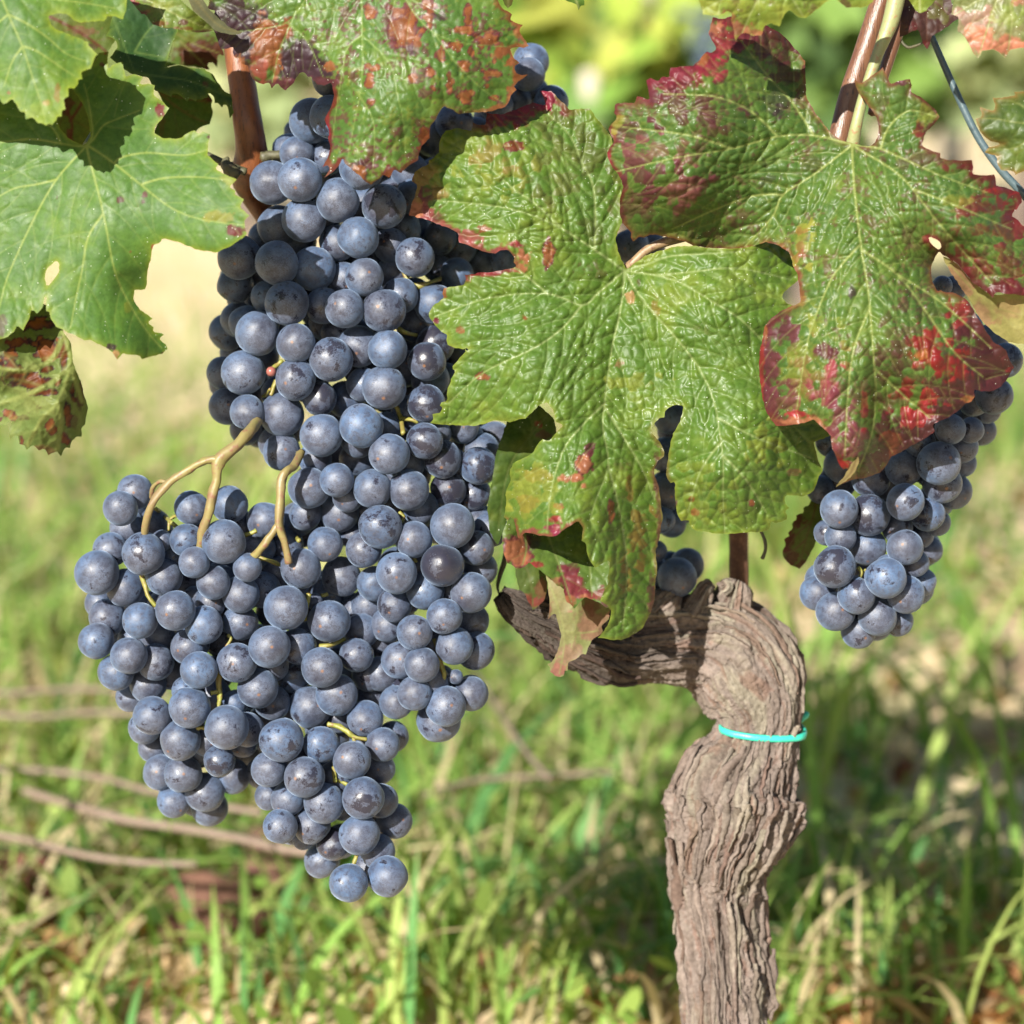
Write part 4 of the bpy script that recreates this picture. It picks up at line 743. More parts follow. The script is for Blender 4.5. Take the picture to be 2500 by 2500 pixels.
t8 = leaf('big leaf with crimson and purple lobes and a long pale stalk', L8, 0.945,
          [(2080, 352, -6), (1600, 300, 4), (1600, 420, 8), (1490, 340, -4), (1560, 560, -16), (1750, 590, -18), (1700, 480, 2), (1800, 430, -5), (1830, 350, 0), (1740, 200, 7), (1750, 60, -4), (1850, 80, -6), (1955, 150, -16), (1900, 230, -8), (1980, 300, -9), (1980, 500, -4), (2080, 600, 5), (1920, 600, -8), (2220, 420, 8), (2350, 560, 12), (2300, 450, 8), (2480, 480, -6), (2500, 650, 0), (2150, 220, 4), (2250, 290, 2), (2290, 640, -6), (2200, 700, 4),
           (1990, 800, 6), (1870, 900, -5), (1940, 1030, -2), (2060, 900, 10), (2118, 1000, 7), (2142, 990, -5), (2100, 1100, 9), (2145, 1100, -7), (2060, 1165, -2), (2250, 900, 7), (2350, 800, 2), (2460, 890, -8), (2350, 980, -4), (2250, 1060, -6)],
          V8, rug=1.0, cell=3, cellsp=25, secsp=56, seed=83, speck=0.4, zmul=1.7, hmul=1.35, edges=[(1650, 190, 130, 90, (0.19, 0.014, 0.028), 34, 0.95), (1780, 80, 110, 70, (0.17, 0.018, 0.028), 30, 0.9), (1500, 390, 60, 170, (0.18, 0.03, 0.03), 14, 0.9), (1885, 920, 70, 190, (0.14, 0.02, 0.034), 34, 0.95), (2010, 1060, 170, 70, (0.24, 0.06, 0.045), 15, 0.95), (2320, 960, 260, 190, (0.070, 0.014, 0.017), 85, 1.0), (2400, 480, 170, 100, (0.15, 0.014, 0.018), 26, 0.9), (2430, 650, 150, 100, (0.12, 0.014, 0.018), 28, 0.9), (2230, 290, 90, 120, (0.13, 0.03, 0.02), 9, 0.8), (1940, 660, 40, 120, (0.2, 0.06, 0.03), 12, 0.7)], ter=0.5, wave=2.0, rim=((0.22, 0.035, 0.03), 8, 0.8),
          pal=dict(g1=(0.062, 0.135, 0.024), g2=(0.088, 0.17, 0.026), gy=(0.13, 0.20, 0.035), vein=(0.30, 0.36, 0.12)),
          patches=[((0.20, 0.02, 0.04), 1650, 200, 70, 38, 0.95, 0.35), ((0.30, 0.02, 0.05), 1735, 160, 40, 30, 0.9, 0.3), (PURPLE, 1640, 260, 110, 40, 0.75, 0.7), (PURPLE, 1740, 290, 50, 30, 0.6, 0.9), ((0.30, 0.03, 0.05), 1780, 95, 60, 36, 0.9, 0.4), (SALMON, 1745, 62, 20, 24, 0.9, 0.2), (BROWN, 1715, 145, 20, 12, 0.9), ((0.10, 0.018, 0.028), 1870, 110, 70, 50, 0.8, 0.6), ((0.10, 0.02, 0.03), 1900, 150, 60, 50, 0.7, 0.6), (DARKP, 1890, 250, 30, 26, 0.5, 0.7), (DARKP, 1905, 280, 12, 20, 0.7),
                   (PURPLE, 1545, 330, 50, 34, 0.7, 0.7), ((0.24, 0.06, 0.09), 1590, 372, 70, 26, 0.6, 0.8), ((0.22, 0.05, 0.075), 1650, 455, 55, 40, 0.85, 0.9), (PURPLE, 1580, 430, 60, 36, 0.8, 0.7), (PURPLE, 1560, 500, 50, 30, 0.6, 0.7), (RUSTB, 1492, 320, 12, 40, 0.8, 0.3), (RED, 1487, 385, 8, 20, 0.9), (YEL, 1500, 300, 20, 20, 0.6), (PURPLE, 1720, 440, 24, 16, 0.6, 0.6), (PURPLE, 1660, 540, 80, 24, 0.4, 0.8), (DARKP, 1880, 430, 20, 30, 0.4, 0.7), (PURPLE, 1975, 400, 30, 20, 0.3, 0.8),
                   (YEL, 1955, 590, 26, 60, 0.75, 0.5), ((0.30, 0.07, 0.05), 1950, 600, 14, 30, 0.5, 0.8), ((0.33, 0.06, 0.07), 1962, 622, 14, 12, 0.7, 0.4), (YEL, 1960, 900, 80, 100, 0.5, 0.6), (PINK, 1990, 930, 60, 60, 0.4, 1.0), ((0.13, 0.028, 0.05), 1912, 815, 36, 40, 0.95, 0.5), ((0.14, 0.028, 0.05), 1880, 890, 30, 70, 0.95, 0.5), ((0.15, 0.03, 0.055), 1900, 960, 40, 40, 0.8, 0.7), ((0.13, 0.028, 0.045), 2016, 860, 30, 26, 0.95, 0.5), ((0.36, 0.05, 0.09), 2030, 905, 22, 24, 0.9, 0.4), ((0.30, 0.05, 0.085), 2012, 960, 44, 40, 0.9, 0.6), ((0.20, 0.04, 0.07), 2055, 1010, 40, 50, 0.85, 0.7), ((0.22, 0.05, 0.08), 2080, 1085, 40, 50, 0.85, 0.5), ((0.42, 0.03, 0.05), 1945, 1012, 30, 10, 0.95, 0.2), (SALMON, 1955, 1028, 60, 9, 0.95, 0.2), ((0.42, 0.02, 0.025), 2056, 1130, 14, 18, 1, 0.1), ((0.34, 0.025, 0.035), 2110, 1000, 9, 60, 0.8, 0.3), ((0.30, 0.03, 0.03), 1860, 900, 6, 100, 0.9, 0.1), (BROWN, 1868, 815, 6, 30, 0.9), (SALMON, 1995, 1035, 24, 14, 0.9),
                   ((0.095, 0.022, 0.026), 2405, 880, 95, 75, 1, 0.25), ((0.095, 0.02, 0.026), 2340, 960, 90, 60, 0.95, 0.35), ((0.085, 0.02, 0.025), 2230, 1050, 90, 50, 0.95, 0.4), ((0.08, 0.02, 0.022), 2150, 1120, 60, 44, 0.9, 0.4), ((0.10, 0.02, 0.026), 2360, 790, 44, 50, 0.85, 0.5), ((0.095, 0.02, 0.026), 2200, 950, 70, 50, 0.55, 1.0), ((0.09, 0.02, 0.028), 2200, 870, 50, 40, 0.5, 1.0), ((0.27, 0.018, 0.018), 2262, 845, 44, 40, 0.95, 0.6), ((0.27, 0.016, 0.018), 2318, 890, 40, 36, 0.95, 0.6), ((0.26, 0.02, 0.024), 2215, 955, 36, 30, 0.9, 0.7), ((0.28, 0.02, 0.02), 2245, 990, 28, 26, 0.9, 0.6), ((0.34, 0.02, 0.03), 2260, 1010, 60, 24, 0.6, 0.8), ((0.26, 0.025, 0.025), 2340, 760, 22, 30, 0.8, 0.5), ((0.36, 0.12, 0.03), 2250, 865, 16, 14, 0.7), ((0.26, 0.02, 0.024), 2462, 905, 12, 8, 0.9), (RUSTB, 2178, 1075, 20, 30, 0.6, 0.5), (BROWN, 2360, 975, 26, 8, 0.9),
                   (PURPLE, 2210, 740, 26, 18, 0.6, 0.8), (PURPLE, 2190, 820, 24, 40, 0.4, 1.0), (DARKP, 2078, 720, 10, 24, 0.8, 0.3), (PURPLE, 2230, 580, 30, 20, 0.4, 0.8), ((0.2, 0.02, 0.03), 2278, 590, 18, 24, 0.9, 0.2), ((0.17, 0.018, 0.025), 2360, 410, 60, 14, 0.8, 0.4), ((0.18, 0.02, 0.026), 2400, 505, 60, 22, 0.85, 0.6), ((0.26, 0.018, 0.022), 2440, 500, 16, 26, 0.9, 0.3), ((0.17, 0.02, 0.025), 2450, 560, 60, 24, 0.7, 0.7), ((0.16, 0.018, 0.025), 2385, 670, 40, 30, 0.8, 0.7), ((0.13, 0.014, 0.02), 2460, 700, 60, 22, 0.95, 0.4), ((0.16, 0.018, 0.025), 2480, 640, 40, 40, 0.7, 0.7), ((0.26, 0.02, 0.025), 2460, 468, 50, 7, 0.9, 0.2), (YEL, 2330, 490, 40, 14, 0.5), ((0.2, 0.02, 0.025), 2245, 315, 10, 18, 0.8), (PURPLE, 2205, 200, 16, 8, 0.9), (PURPLE, 2140, 250, 20, 40, 0.3, 0.9), ((0.18, 0.02, 0.026), 2350, 620, 30, 22, 0.7, 0.6), (YEL, 2262, 280, 24, 24, 0.5), (PURPLE, 2240, 400, 40, 20, 0.5, 0.8)])
blade('folded_lobe', [[(2303, 626), (2330, 640), (2352, 662), (2375, 690), (2420, 722), (2470, 716), (2535, 716), (2535, 846), (2500, 840), (2478, 838), (2462, 835), (2440, 820), (2420, 805), (2402, 788), (2388, 770), (2376, 750), (2369, 735), (2345, 700), (2322, 668)]], 0.962,
      [(2310, 640, 6), (2400, 760, -2), (2480, 830, 2), (2520, 740, 6), (2420, 730, 7)], [[(2310, 635), (2360, 690), (2420, 760), (2500, 820)], [(2400, 740), (2460, 760), (2530, 780)]], t8, M_LEAF_FAR, rug=0.35, seed=89, raised=True, ter=0.3,
      pal=dict(g1=(0.34, 0.32, 0.12), g2=(0.40, 0.37, 0.14), gy=(0.42, 0.36, 0.16), vein=(0.34, 0.30, 0.12)), patches=[((0.34, 0.15, 0.12), 2350, 680, 50, 50, 0.7, 0.4), ((0.33, 0.17, 0.12), 2390, 770, 30, 40, 0.7, 0.3), ((0.32, 0.18, 0.11), 2460, 760, 40, 24, 0.5, 0.5)])
blade('curled_tip', [[(2088, 1116), (2094, 1108), (2097, 1130), (2088, 1152), (2076, 1166), (2058, 1178), (2040, 1190), (2046, 1180), (2058, 1168), (2072, 1146)]], 0.937, [(2094, 1110, 0), (2040, 1190, -2), (2076, 1150, 2), (2060, 1170, 1)], [[(2092, 1115), (2076, 1155), (2044, 1186)]], t8, M_LEAF_FAR, rug=0.3, seed=91, cell=3, pal=dict(g1=(0.30, 0.26, 0.12), g2=(0.36, 0.27, 0.14), gy=(0.36, 0.22, 0.12), vein=(0.2, 0.14, 0.07)))
ptube('petiole', [(2082, 352, 3), (2092, 300), (2109, 233), (2140, 140), (2160, 90), (2178, 40), (2200, -60)], 0.955, [17, 14, 13, 14, 17, 21, 22], M_PETIOLE, t8, nseg=14)
ptube('petiole', [(1526, 660, 3), (1545, 642), (1580, 610), (1620, 592), (1680, 576), (1740, 560)], 0.979, [16, 11, 11, 12, 12, 12], stem_material('pink_petiole', (0.20, 0.14, 0.07), (0.17, 0.10, 0.055), (0.12, 0.06, 0.035), 70), t7)
ptube('petiole', [(212, 356, 1), (214, 350, 8), (226, 330, 22), (250, 290, 34)], 0.942, [11, 9, 9, 9], M_PETIOLE, t1)
# smaller leaves
leaf('bright green leaf tips with a brown corner along the top edge, above the crimson leaf', [[(1690, -80), (1700, -30), (1707, 0), (1712, 18), (1716, 35), (1736, 37), (1758, 37), (1775, 26), (1788, 32), (1784, 50), (1790, 68), (1796, 99), (1806, 86), (1820, 80), (1838, 88), (1858, 87), (1868, 62), (1884, 56), (1903, 65), (1912, 42), (1926, 23), (1936, 30), (1950, 42), (1968, 44), (1982, 34), (2001, 19), (2018, 4), (2038, -4), (2050, 5), (2066, 19), (2085, 18), (2103, 19), (2120, 14), (2131, 5), (2140, -80)]], 0.912,
     [(1720, 0, 0), (1800, 90, -6), (1900, 40, 3), (2000, 0, 0), (2100, 0, -3)], [[(1900, -60), (1850, 0), (1812, 80)], [(1900, -60), (1930, -10), (1960, 38)], [(1900, -60), (1800, -20), (1715, 25)]], seed=97, rug=1.0, speck=0.3, rim=((0.3, 0.34, 0.05), 9, 0.8),
     pal=dict(g1=(0.15, 0.23, 0.03), g2=(0.2, 0.27, 0.035), gy=(0.28, 0.31, 0.05), vein=(0.34, 0.4, 0.16)), patches=[(PINK, 1800, 75, 34, 26, 0.8, 0.4), (SALMON, 1832, 78, 34, 18, 0.9, 0.3), (SALMON, 1780, 45, 14, 20, 0.7), (PURPLE, 2060, 10, 14, 8, 0.6), (PURPLE, 1985, 20, 12, 10, 0.5)])
leaf('dark maroon hanging leaf tip beside the pale stalk and the wire', [[(2190, -60), (2200, -30), (2200, 37), (2198, 60), (2196, 91), (2215, 84), (2228, 76), (2243, 70), (2246, 84), (2250, 95), (2256, 110), (2264, 121), (2270, 108), (2275, 88), (2300, 74), (2320, 60), (2341, 46), (2330, 20), (2322, 0), (2310, -60)]], 0.965,
     [(2220, 0, 0), (2265, 110, -4), (2320, 30, -3), (2230, 60, 2)], [[(2260, -40), (2262, 40), (2264, 115)], [(2260, -20), (2300, 20), (2330, 42)], [(2260, -20), (2225, 40), (2205, 80)]], seed=101, rug=0.7,
     pal=dict(g1=(0.055, 0.02, 0.018), g2=(0.075, 0.028, 0.02), gy=(0.075, 0.055, 0.02), vein=(0.10, 0.04, 0.03)), patches=[((0.16, 0.015, 0.02), 2230, 65, 16, 16, 0.7), ((0.14, 0.015, 0.02), 2262, 105, 12, 14, 0.8), (OLIVE, 2290, 25, 30, 24, 0.6)])
leaf('small light green leaf tip touching the top edge over the maroon leaf', [[(2205, -60), (2214, -5), (2226, 10), (2236, 26), (2246, 32), (2262, 26), (2276, 10), (2290, -8), (2300, -60)]], 0.93, [(2240, 0, 0), (2250, 30, -3), (2290, -20, 2), (2210, -20, 1)], [[(2245, -50), (2246, 28)]], seed=103, rug=0.8,
     pal=dict(g1=(0.15, 0.23, 0.03), g2=(0.2, 0.27, 0.035), gy=(0.26, 0.3, 0.05), vein=(0.34, 0.4, 0.16)))
leaf('faded pinkish leaf with a scorched salmon tip in the upper corner by the wire', [[(2320, -60), (2334, -20), (2322, 35), (2332, 38), (2341, 42), (2340, 60), (2338, 77), (2346, 80), (2355, 89), (2364, 104), (2374, 124), (2387, 143), (2394, 134), (2396, 123), (2410, 122), (2424, 119), (2440, 128), (2455, 141), (2462, 128), (2466, 121), (2484, 118), (2500, 117), (2550, 100), (2550, -60)]], 0.93,
     [(2350, 0, 0), (2390, 130, -4), (2450, 60, 3), (2520, 20, 0)], [[(2450, -50), (2420, 40), (2390, 135)], [(2450, -50), (2470, 40), (2460, 130)], [(2450, -40), (2390, 0), (2330, 36)]], seed=107, rug=0.6,
     pal=dict(g1=(0.17, 0.20, 0.07), g2=(0.26, 0.22, 0.12), gy=(0.32, 0.24, 0.16), vein=(0.3, 0.33, 0.13)), patches=[((0.34, 0.17, 0.16), 2370, 50, 40, 30, 0.7, 0.6), ((0.46, 0.18, 0.12), 2390, 100, 44, 36, 1, 0.2), ((0.46, 0.18, 0.12), 2450, 110, 50, 28, 1, 0.2), ((0.44, 0.18, 0.13), 2490, 5, 20, 10, 0.8), (LGREEN, 2470, 50, 30, 30, 0.6, 0.6)])
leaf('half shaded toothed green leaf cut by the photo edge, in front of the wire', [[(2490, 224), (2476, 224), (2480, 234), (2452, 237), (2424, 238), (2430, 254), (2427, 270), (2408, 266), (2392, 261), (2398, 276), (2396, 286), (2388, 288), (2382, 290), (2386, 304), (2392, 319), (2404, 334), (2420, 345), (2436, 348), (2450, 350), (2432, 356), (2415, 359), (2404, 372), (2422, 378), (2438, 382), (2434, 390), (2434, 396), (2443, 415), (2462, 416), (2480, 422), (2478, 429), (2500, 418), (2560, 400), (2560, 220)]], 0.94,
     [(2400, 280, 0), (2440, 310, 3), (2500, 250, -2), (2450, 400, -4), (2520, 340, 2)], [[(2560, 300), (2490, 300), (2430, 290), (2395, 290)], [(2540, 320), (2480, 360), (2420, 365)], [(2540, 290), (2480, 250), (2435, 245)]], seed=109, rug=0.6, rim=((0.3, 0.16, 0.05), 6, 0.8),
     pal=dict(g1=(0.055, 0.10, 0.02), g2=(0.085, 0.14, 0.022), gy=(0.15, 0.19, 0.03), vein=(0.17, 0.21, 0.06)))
leaf('narrow hanging leaf with red brown teeth beside the smaller bunch, below the middle leaf', [[(1996, 1170), (1987, 1205), (1980, 1222), (1974, 1235), (1966, 1236), (1961, 1241), (1964, 1252), (1952, 1254), (1943, 1259), (1947, 1268), (1938, 1272), (1933, 1280), (1937, 1291), (1928, 1296), (1924, 1302), (1931, 1314), (1920, 1312), (1914, 1317), (1918, 1332), (1911, 1343), (1911, 1356), (1920, 1370), (1930, 1380), (1942, 1384), (1952, 1389), (1966, 1374), (1977, 1355), (1984, 1341), (1990, 1327), (1998, 1308), (2004, 1290), (2008, 1260), (2012, 1200), (2012, 1170)]], 1.03,
     [(1990, 1200, 0), (1930, 1330, -3), (1960, 1380, -6), (1975, 1290, 4)], [[(2000, 1180), (1988, 1250), (1970, 1310), (1950, 1385)], [(1980, 1275), (1950, 1300), (1925, 1335)], [(1965, 1320), (1935, 1345), (1915, 1350)]], mat=M_LEAF_FAR, seed=113, rug=0.3, cell=3.5,
     pal=dict(g1=(0.12, 0.16, 0.03), g2=(0.16, 0.18, 0.04), gy=(0.18, 0.18, 0.05), vein=(0.15, 0.10, 0.04)), patches=[((0.15, 0.03, 0.025), 1925, 1320, 22, 28, 0.9, 0.4), ((0.15, 0.03, 0.025), 1950, 1270, 20, 20, 0.85, 0.4), ((0.14, 0.04, 0.03), 1930, 1360, 30, 24, 0.8, 0.4), ((0.16, 0.03, 0.03), 1955, 1380, 22, 18, 0.8), ((0.12, 0.03, 0.025), 1992, 1210, 14, 20, 0.6)])
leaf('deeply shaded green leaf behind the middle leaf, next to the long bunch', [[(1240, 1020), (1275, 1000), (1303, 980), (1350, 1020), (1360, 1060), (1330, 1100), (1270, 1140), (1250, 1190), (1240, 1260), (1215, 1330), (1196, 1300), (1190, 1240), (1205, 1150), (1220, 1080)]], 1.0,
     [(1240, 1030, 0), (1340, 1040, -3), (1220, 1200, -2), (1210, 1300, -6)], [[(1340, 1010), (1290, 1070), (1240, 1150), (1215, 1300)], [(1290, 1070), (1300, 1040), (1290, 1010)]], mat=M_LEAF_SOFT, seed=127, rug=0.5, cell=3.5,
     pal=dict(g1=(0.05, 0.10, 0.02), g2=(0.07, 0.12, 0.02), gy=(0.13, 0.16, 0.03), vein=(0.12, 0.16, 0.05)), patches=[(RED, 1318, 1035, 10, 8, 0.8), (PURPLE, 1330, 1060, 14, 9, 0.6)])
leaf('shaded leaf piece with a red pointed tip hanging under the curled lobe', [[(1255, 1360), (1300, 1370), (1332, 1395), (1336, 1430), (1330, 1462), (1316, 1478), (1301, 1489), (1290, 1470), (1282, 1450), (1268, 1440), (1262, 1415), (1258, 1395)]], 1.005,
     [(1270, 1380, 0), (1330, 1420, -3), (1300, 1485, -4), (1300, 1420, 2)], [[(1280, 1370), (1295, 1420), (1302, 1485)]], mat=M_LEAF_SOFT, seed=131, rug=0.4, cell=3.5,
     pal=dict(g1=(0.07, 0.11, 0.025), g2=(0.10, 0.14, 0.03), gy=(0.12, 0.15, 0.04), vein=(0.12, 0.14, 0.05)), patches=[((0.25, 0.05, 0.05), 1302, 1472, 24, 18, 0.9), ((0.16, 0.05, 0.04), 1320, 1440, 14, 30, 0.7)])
leaf('tiny drooping leaf tip at the top edge over the blurred row', [[(1350, -60), (1366, -20), (1380, 0), (1396, 6), (1408, 11), (1413, 25), (1418, 14), (1427, 13), (1428, -10), (1430, -60)]], 0.955, [(1380, -20, 0), (1413, 20, -3), (1425, 0, 1), (1390, 0, 1)], [[(1390, -50), (1412, 18)]], seed=137, rug=0.5)
leaf('small dark leaf edge at the top, right of the brown spotted leaf', [[(1200, -60), (1222, -10), (1232, 12), (1240, 20), (1250, 12), (1254, -2), (1262, -60)]], 0.975, [(1230, 0, 0), (1240, 16, -2), (1250, 0, 1), (1225, -20, 0)], [[(1240, -40), (1241, 16)]], seed=139, rug=0.4, pal=dict(g1=(0.08, 0.10, 0.02), g2=(0.10, 0.08, 0.02), gy=(0.15, 0.14, 0.03), vein=(0.15, 0.15, 0.05)))

# ------------------------------------------------------------------ grapes
def grape_mesh(seed, mat):
    rng = np.random.RandomState(seed)
    nu, nv = 30, 18
    th = np.linspace(0, np.pi, nv + 1)[1:-1]; ph = np.linspace(0, 2 * np.pi, nu, endpoint=False)
    T, Ph = np.meshgrid(th, ph, indexing='ij')
    V = np.stack([np.sin(T) * np.cos(Ph), np.sin(T) * np.sin(Ph), np.cos(T)], -1).reshape(-1, 3)
    V = np.vstack([V, [[0, 0, 1], [0, 0, -1]]])
    r = 1 + 0.05 * (vn3(V[:, 0] * 1.3 + 9, V[:, 1] * 1.3 + seed, V[:, 2] * 1.3, seed) - 0.5)
    for k in range(3):                       # flats where berries press on each other
        d = rng.normal(size=3); d /= np.linalg.norm(d)
        c = V @ d
        r = r - np.clip(c - 0.84, 0, 1) * 0.32
    r = r - 0.03 * np.exp(-((V[:, 2] - 1) / 0.06) ** 2)
    V = V * r[:, None]
    m = nv - 1
    F = []
    for i in range(m - 1):
        for j in range(nu):
            F.append((i * nu + j, (i + 1) * nu + j, (i + 1) * nu + (j + 1) % nu, i * nu + (j + 1) % nu))
    top, bot = len(V) - 2, len(V) - 1
    F += [(top, j, (j + 1) % nu) for j in range(nu)]
    F += [(bot, (m - 1) * nu + (j + 1) % nu, (m - 1) * nu + j) for j in range(nu)]
    me = bpy.data.meshes.new('grape')
    me.from_pydata(V.tolist(), [], F)
    me.polygons.foreach_set('use_smooth', np.ones(len(F), bool))
    me.materials.append(mat); me.update()
    return me

GM = [grape_mesh(200 + i, M_GRAPE) for i in range(5)]
GMR = [grape_mesh(300 + i, M_GRAPE_RUB) for i in range(2)]
MM = PX * 1000.0

def place_grapes(root, items, depth_of, fill=0, seed=0, rub=(), axis_r=48):
    rng = np.random.RandomState(seed)
    placed = []                              # x, y, r, z in photograph pixels (z towards the camera)
    def push(x, y, r, z, k=0.94):
        for _ in range(3):
            for (a, b, c, zz) in placed:
                dd = (k * (r + c)) ** 2 - (x - a) ** 2 - (y - b) ** 2
                if dd > 0:
                    need = zz - math.sqrt(dd)
                    if z > need and z > zz - 400: z = min(z, need)
        return z
    for layer in range(4):
        for it in [q for q in items if q[3] == layer]:
            x, y, r = it[:3]
            r = min(r, 53) + (4 if layer and 26 < r < 42 else 0)
            z = depth_of(x, y) - (0, 26, 55, 85)[layer]
            placed.append((x, y, r, push(x, y, r, z)))
    n0 = len(placed)
    arr = np.array([p[:3] for p in placed])
    tries = 0
    while len(placed) < n0 + fill and tries < 9000:
        tries += 1
        b = arr[rng.randint(n0)]
        x = b[0] + rng.uniform(-70, 70); y = b[1] + rng.uniform(-70, 70); r = rng.uniform(36, 48)
        a = np.linspace(0, 2 * np.pi, 12, endpoint=False)
        qx = x + (r + 4) * np.cos(a); qy = y + (r + 4) * np.sin(a)
        cov = (np.hypot(qx[:, None] - arr[None, :, 0], qy[:, None] - arr[None, :, 1]) < arr[None, :, 2] + 7).any(1)
        if cov.sum() < 11: continue
        z = push(x, y, r, depth_of(x, y) - 60, 0.80)
        if z < depth_of(x, y) - 420: continue
        placed.append((x, y, r, z))
    for i, (x, y, r, z) in enumerate(placed):
        d = 1.0 - z * PX + root['axis_depth'] - 1.0
        isr = any(abs(x - a) < 4 and abs(y - b) < 4 for a, b in rub)
        me = (GMR if isr else GM)[rng.randint(2 if isr else 5)]
        o = bpy.data.objects.new('grape', me)
        COL.objects.link(o)
        o.parent = root; o.matrix_parent_inverse = root.matrix_basis.inverted()
        o.location = P(x, y, d)
        s = r * PX * d * 1.035
        o.scale = (s * rng.uniform(0.985, 1.015), s * rng.uniform(0.985, 1.015), s * rng.uniform(0.99, 1.03))
        tip = -FWD * rng.uniform(0.6, 1.0) - UP * rng.uniform(-0.2, 0.6) + RIGHT * rng.uniform(-0.5, 0.5)
        if rng.rand() < 0.12: tip = FWD + rng.normal(size=3)
        q = Vector(-tip).to_track_quat('Z', 'Y')
        o.rotation_mode = 'QUATERNION'
        from mathutils import Quaternion
        o.rotation_quaternion = q @ Quaternion((0, 0, 1), rng.uniform(0, 6.28))
    return placed

MAIN = [(812, 190, 48, 2), (761, 295, 54, 2), (809, 285, 55, 1), (707, 372, 41, 3), (725, 375, 42, 2), (800, 385, 42, 2), (664, 446, 54, 1), (733, 439, 52, 0), (815, 415, 40, 3), (883, 410, 55, 0), (825, 489, 56, 0), (937, 504, 55, 0), (742, 537, 56, 1), (679, 552, 50, 2), (874, 580, 50, 0), (823, 594, 44, 1), (953, 599, 42, 1), (1074, 581, 36, 3), (985, 560, 42, 3), (1010, 480, 44, 3), (1000, 420, 46, 3), (1060, 430, 44, 3), (960, 370, 46, 3),
        (585, 628, 55, 1), (574, 695, 40, 2), (627, 652, 38, 2), (676, 642, 53, 0), (765, 656, 55, 0), (632, 715, 36, 3), (652, 725, 35, 2), (701, 741, 55, 0), (838, 680, 35, 2), (890, 677, 45, 0), (960, 668, 38, 3), (1013, 629, 47, 0), (1066, 654, 30, 2), (1115, 670, 40, 0), (976, 722, 44, 1), (937, 758, 60, 0), (1060, 742, 49, 1), (1064, 840, 46, 2), (1043, 882, 46, 0), (790, 747, 40, 1), (842, 753, 47, 0), (580, 780, 42, 3), (555, 811, 44, 3), (601, 788, 38, 2), (629, 814, 55, 0), (722, 838, 46, 0), (808, 878, 55, 1), (823, 815, 35, 3), (876, 846, 50, 1), (946, 853, 47, 0),
        (575, 862, 34, 3), (547, 910, 42, 2), (594, 910, 56, 0), (722, 926, 50, 0), (779, 972, 38, 1), (843, 975, 40, 2), (865, 910, 25, 3), (888, 938, 42, 1), (938, 946, 55, 0), (555, 992, 40, 2), (573, 995, 36, 2), (604, 1006, 42, 0), (688, 1012, 55, 0), (600, 1048, 34, 3), (785, 1062, 52, 1), (882, 1040, 53, 0), (875, 1073, 44, 1), (940, 1045, 35, 3), (951, 1109, 49, 0), (1037, 1077, 44, 0), (1079, 1121, 47, 1), (1041, 986, 46, 0), (1050, 925, 46, 2), (1085, 930, 40, 3), (1130, 1043, 35, 2), (1140, 1072, 38, 3), (1168, 1137, 45, 0), (1175, 1102, 41, 2), (1206, 1073, 43, 3),
        (688, 1103, 45, 0), (770, 1120, 36, 2), (754, 1191, 50, 1), (822, 1172, 41, 0), (874, 1118, 41, 2), (909, 1193, 46, 1), (993, 1134, 43, 2), (998, 1196, 50, 1), (1094, 1196, 44, 1), (1157, 1207, 38, 2), (850, 1213, 33, 2), (746, 1255, 36, 2), (725, 1268, 42, 3), (740, 1298, 34, 3), (829, 1252, 46, 2), (893, 1248, 25, 2), (928, 1286, 51, 0), (1026, 1240, 42, 2), (1105, 1284, 54, 0), (1198, 1292, 42, 2), (1163, 1338, 42, 1), (794, 1329, 42, 0), (888, 1342, 43, 1), (861, 1307, 28, 2), (1010, 1317, 41, 1),
        (914, 1425, 38, 2), (968, 1399, 50, 0), (1080, 1380, 52, 0), (1172, 1388, 38, 2), (1038, 1443, 41, 1), (1150, 1447, 49, 0), (964, 1475, 43, 1), (948, 1525, 42, 1), (1012, 1544, 43, 0), (1085, 1505, 43, 0), (1152, 1516, 38, 2), (1110, 1577, 45, 0), (1160, 1588, 46, 1), (977, 1612, 41, 1), (1030, 1623, 43, 0), (1012, 1693, 41, 0), (1088, 1724, 48, 0), (1150, 1694, 38, 1), (1071, 1759, 53, 1), (1112, 1652, 18, 2), (966, 1715, 36, 2),
        (640, 870, 38, 3), (680, 960, 38, 3), (760, 905, 38, 3), (840, 1010, 38, 3), (910, 900, 38, 3), (990, 900, 40, 3), (1000, 1010, 40, 3), (830, 1100, 38, 3), (900, 1160, 38, 3), (960, 1235, 40, 3), (1080, 1240, 40, 3), (1020, 1385, 38, 3), (1100, 1440, 38, 3), (790, 1280, 36, 3), (900, 1480, 40, 3), (925, 1560, 40, 3), (930, 1645, 38, 3), (1050, 1570, 38, 3), (800, 790, 40, 3), (1010, 790, 40, 3), (760, 830, 38, 3), (1010, 720, 38, 3), (890, 640, 38, 3), (740, 700, 38, 3)]
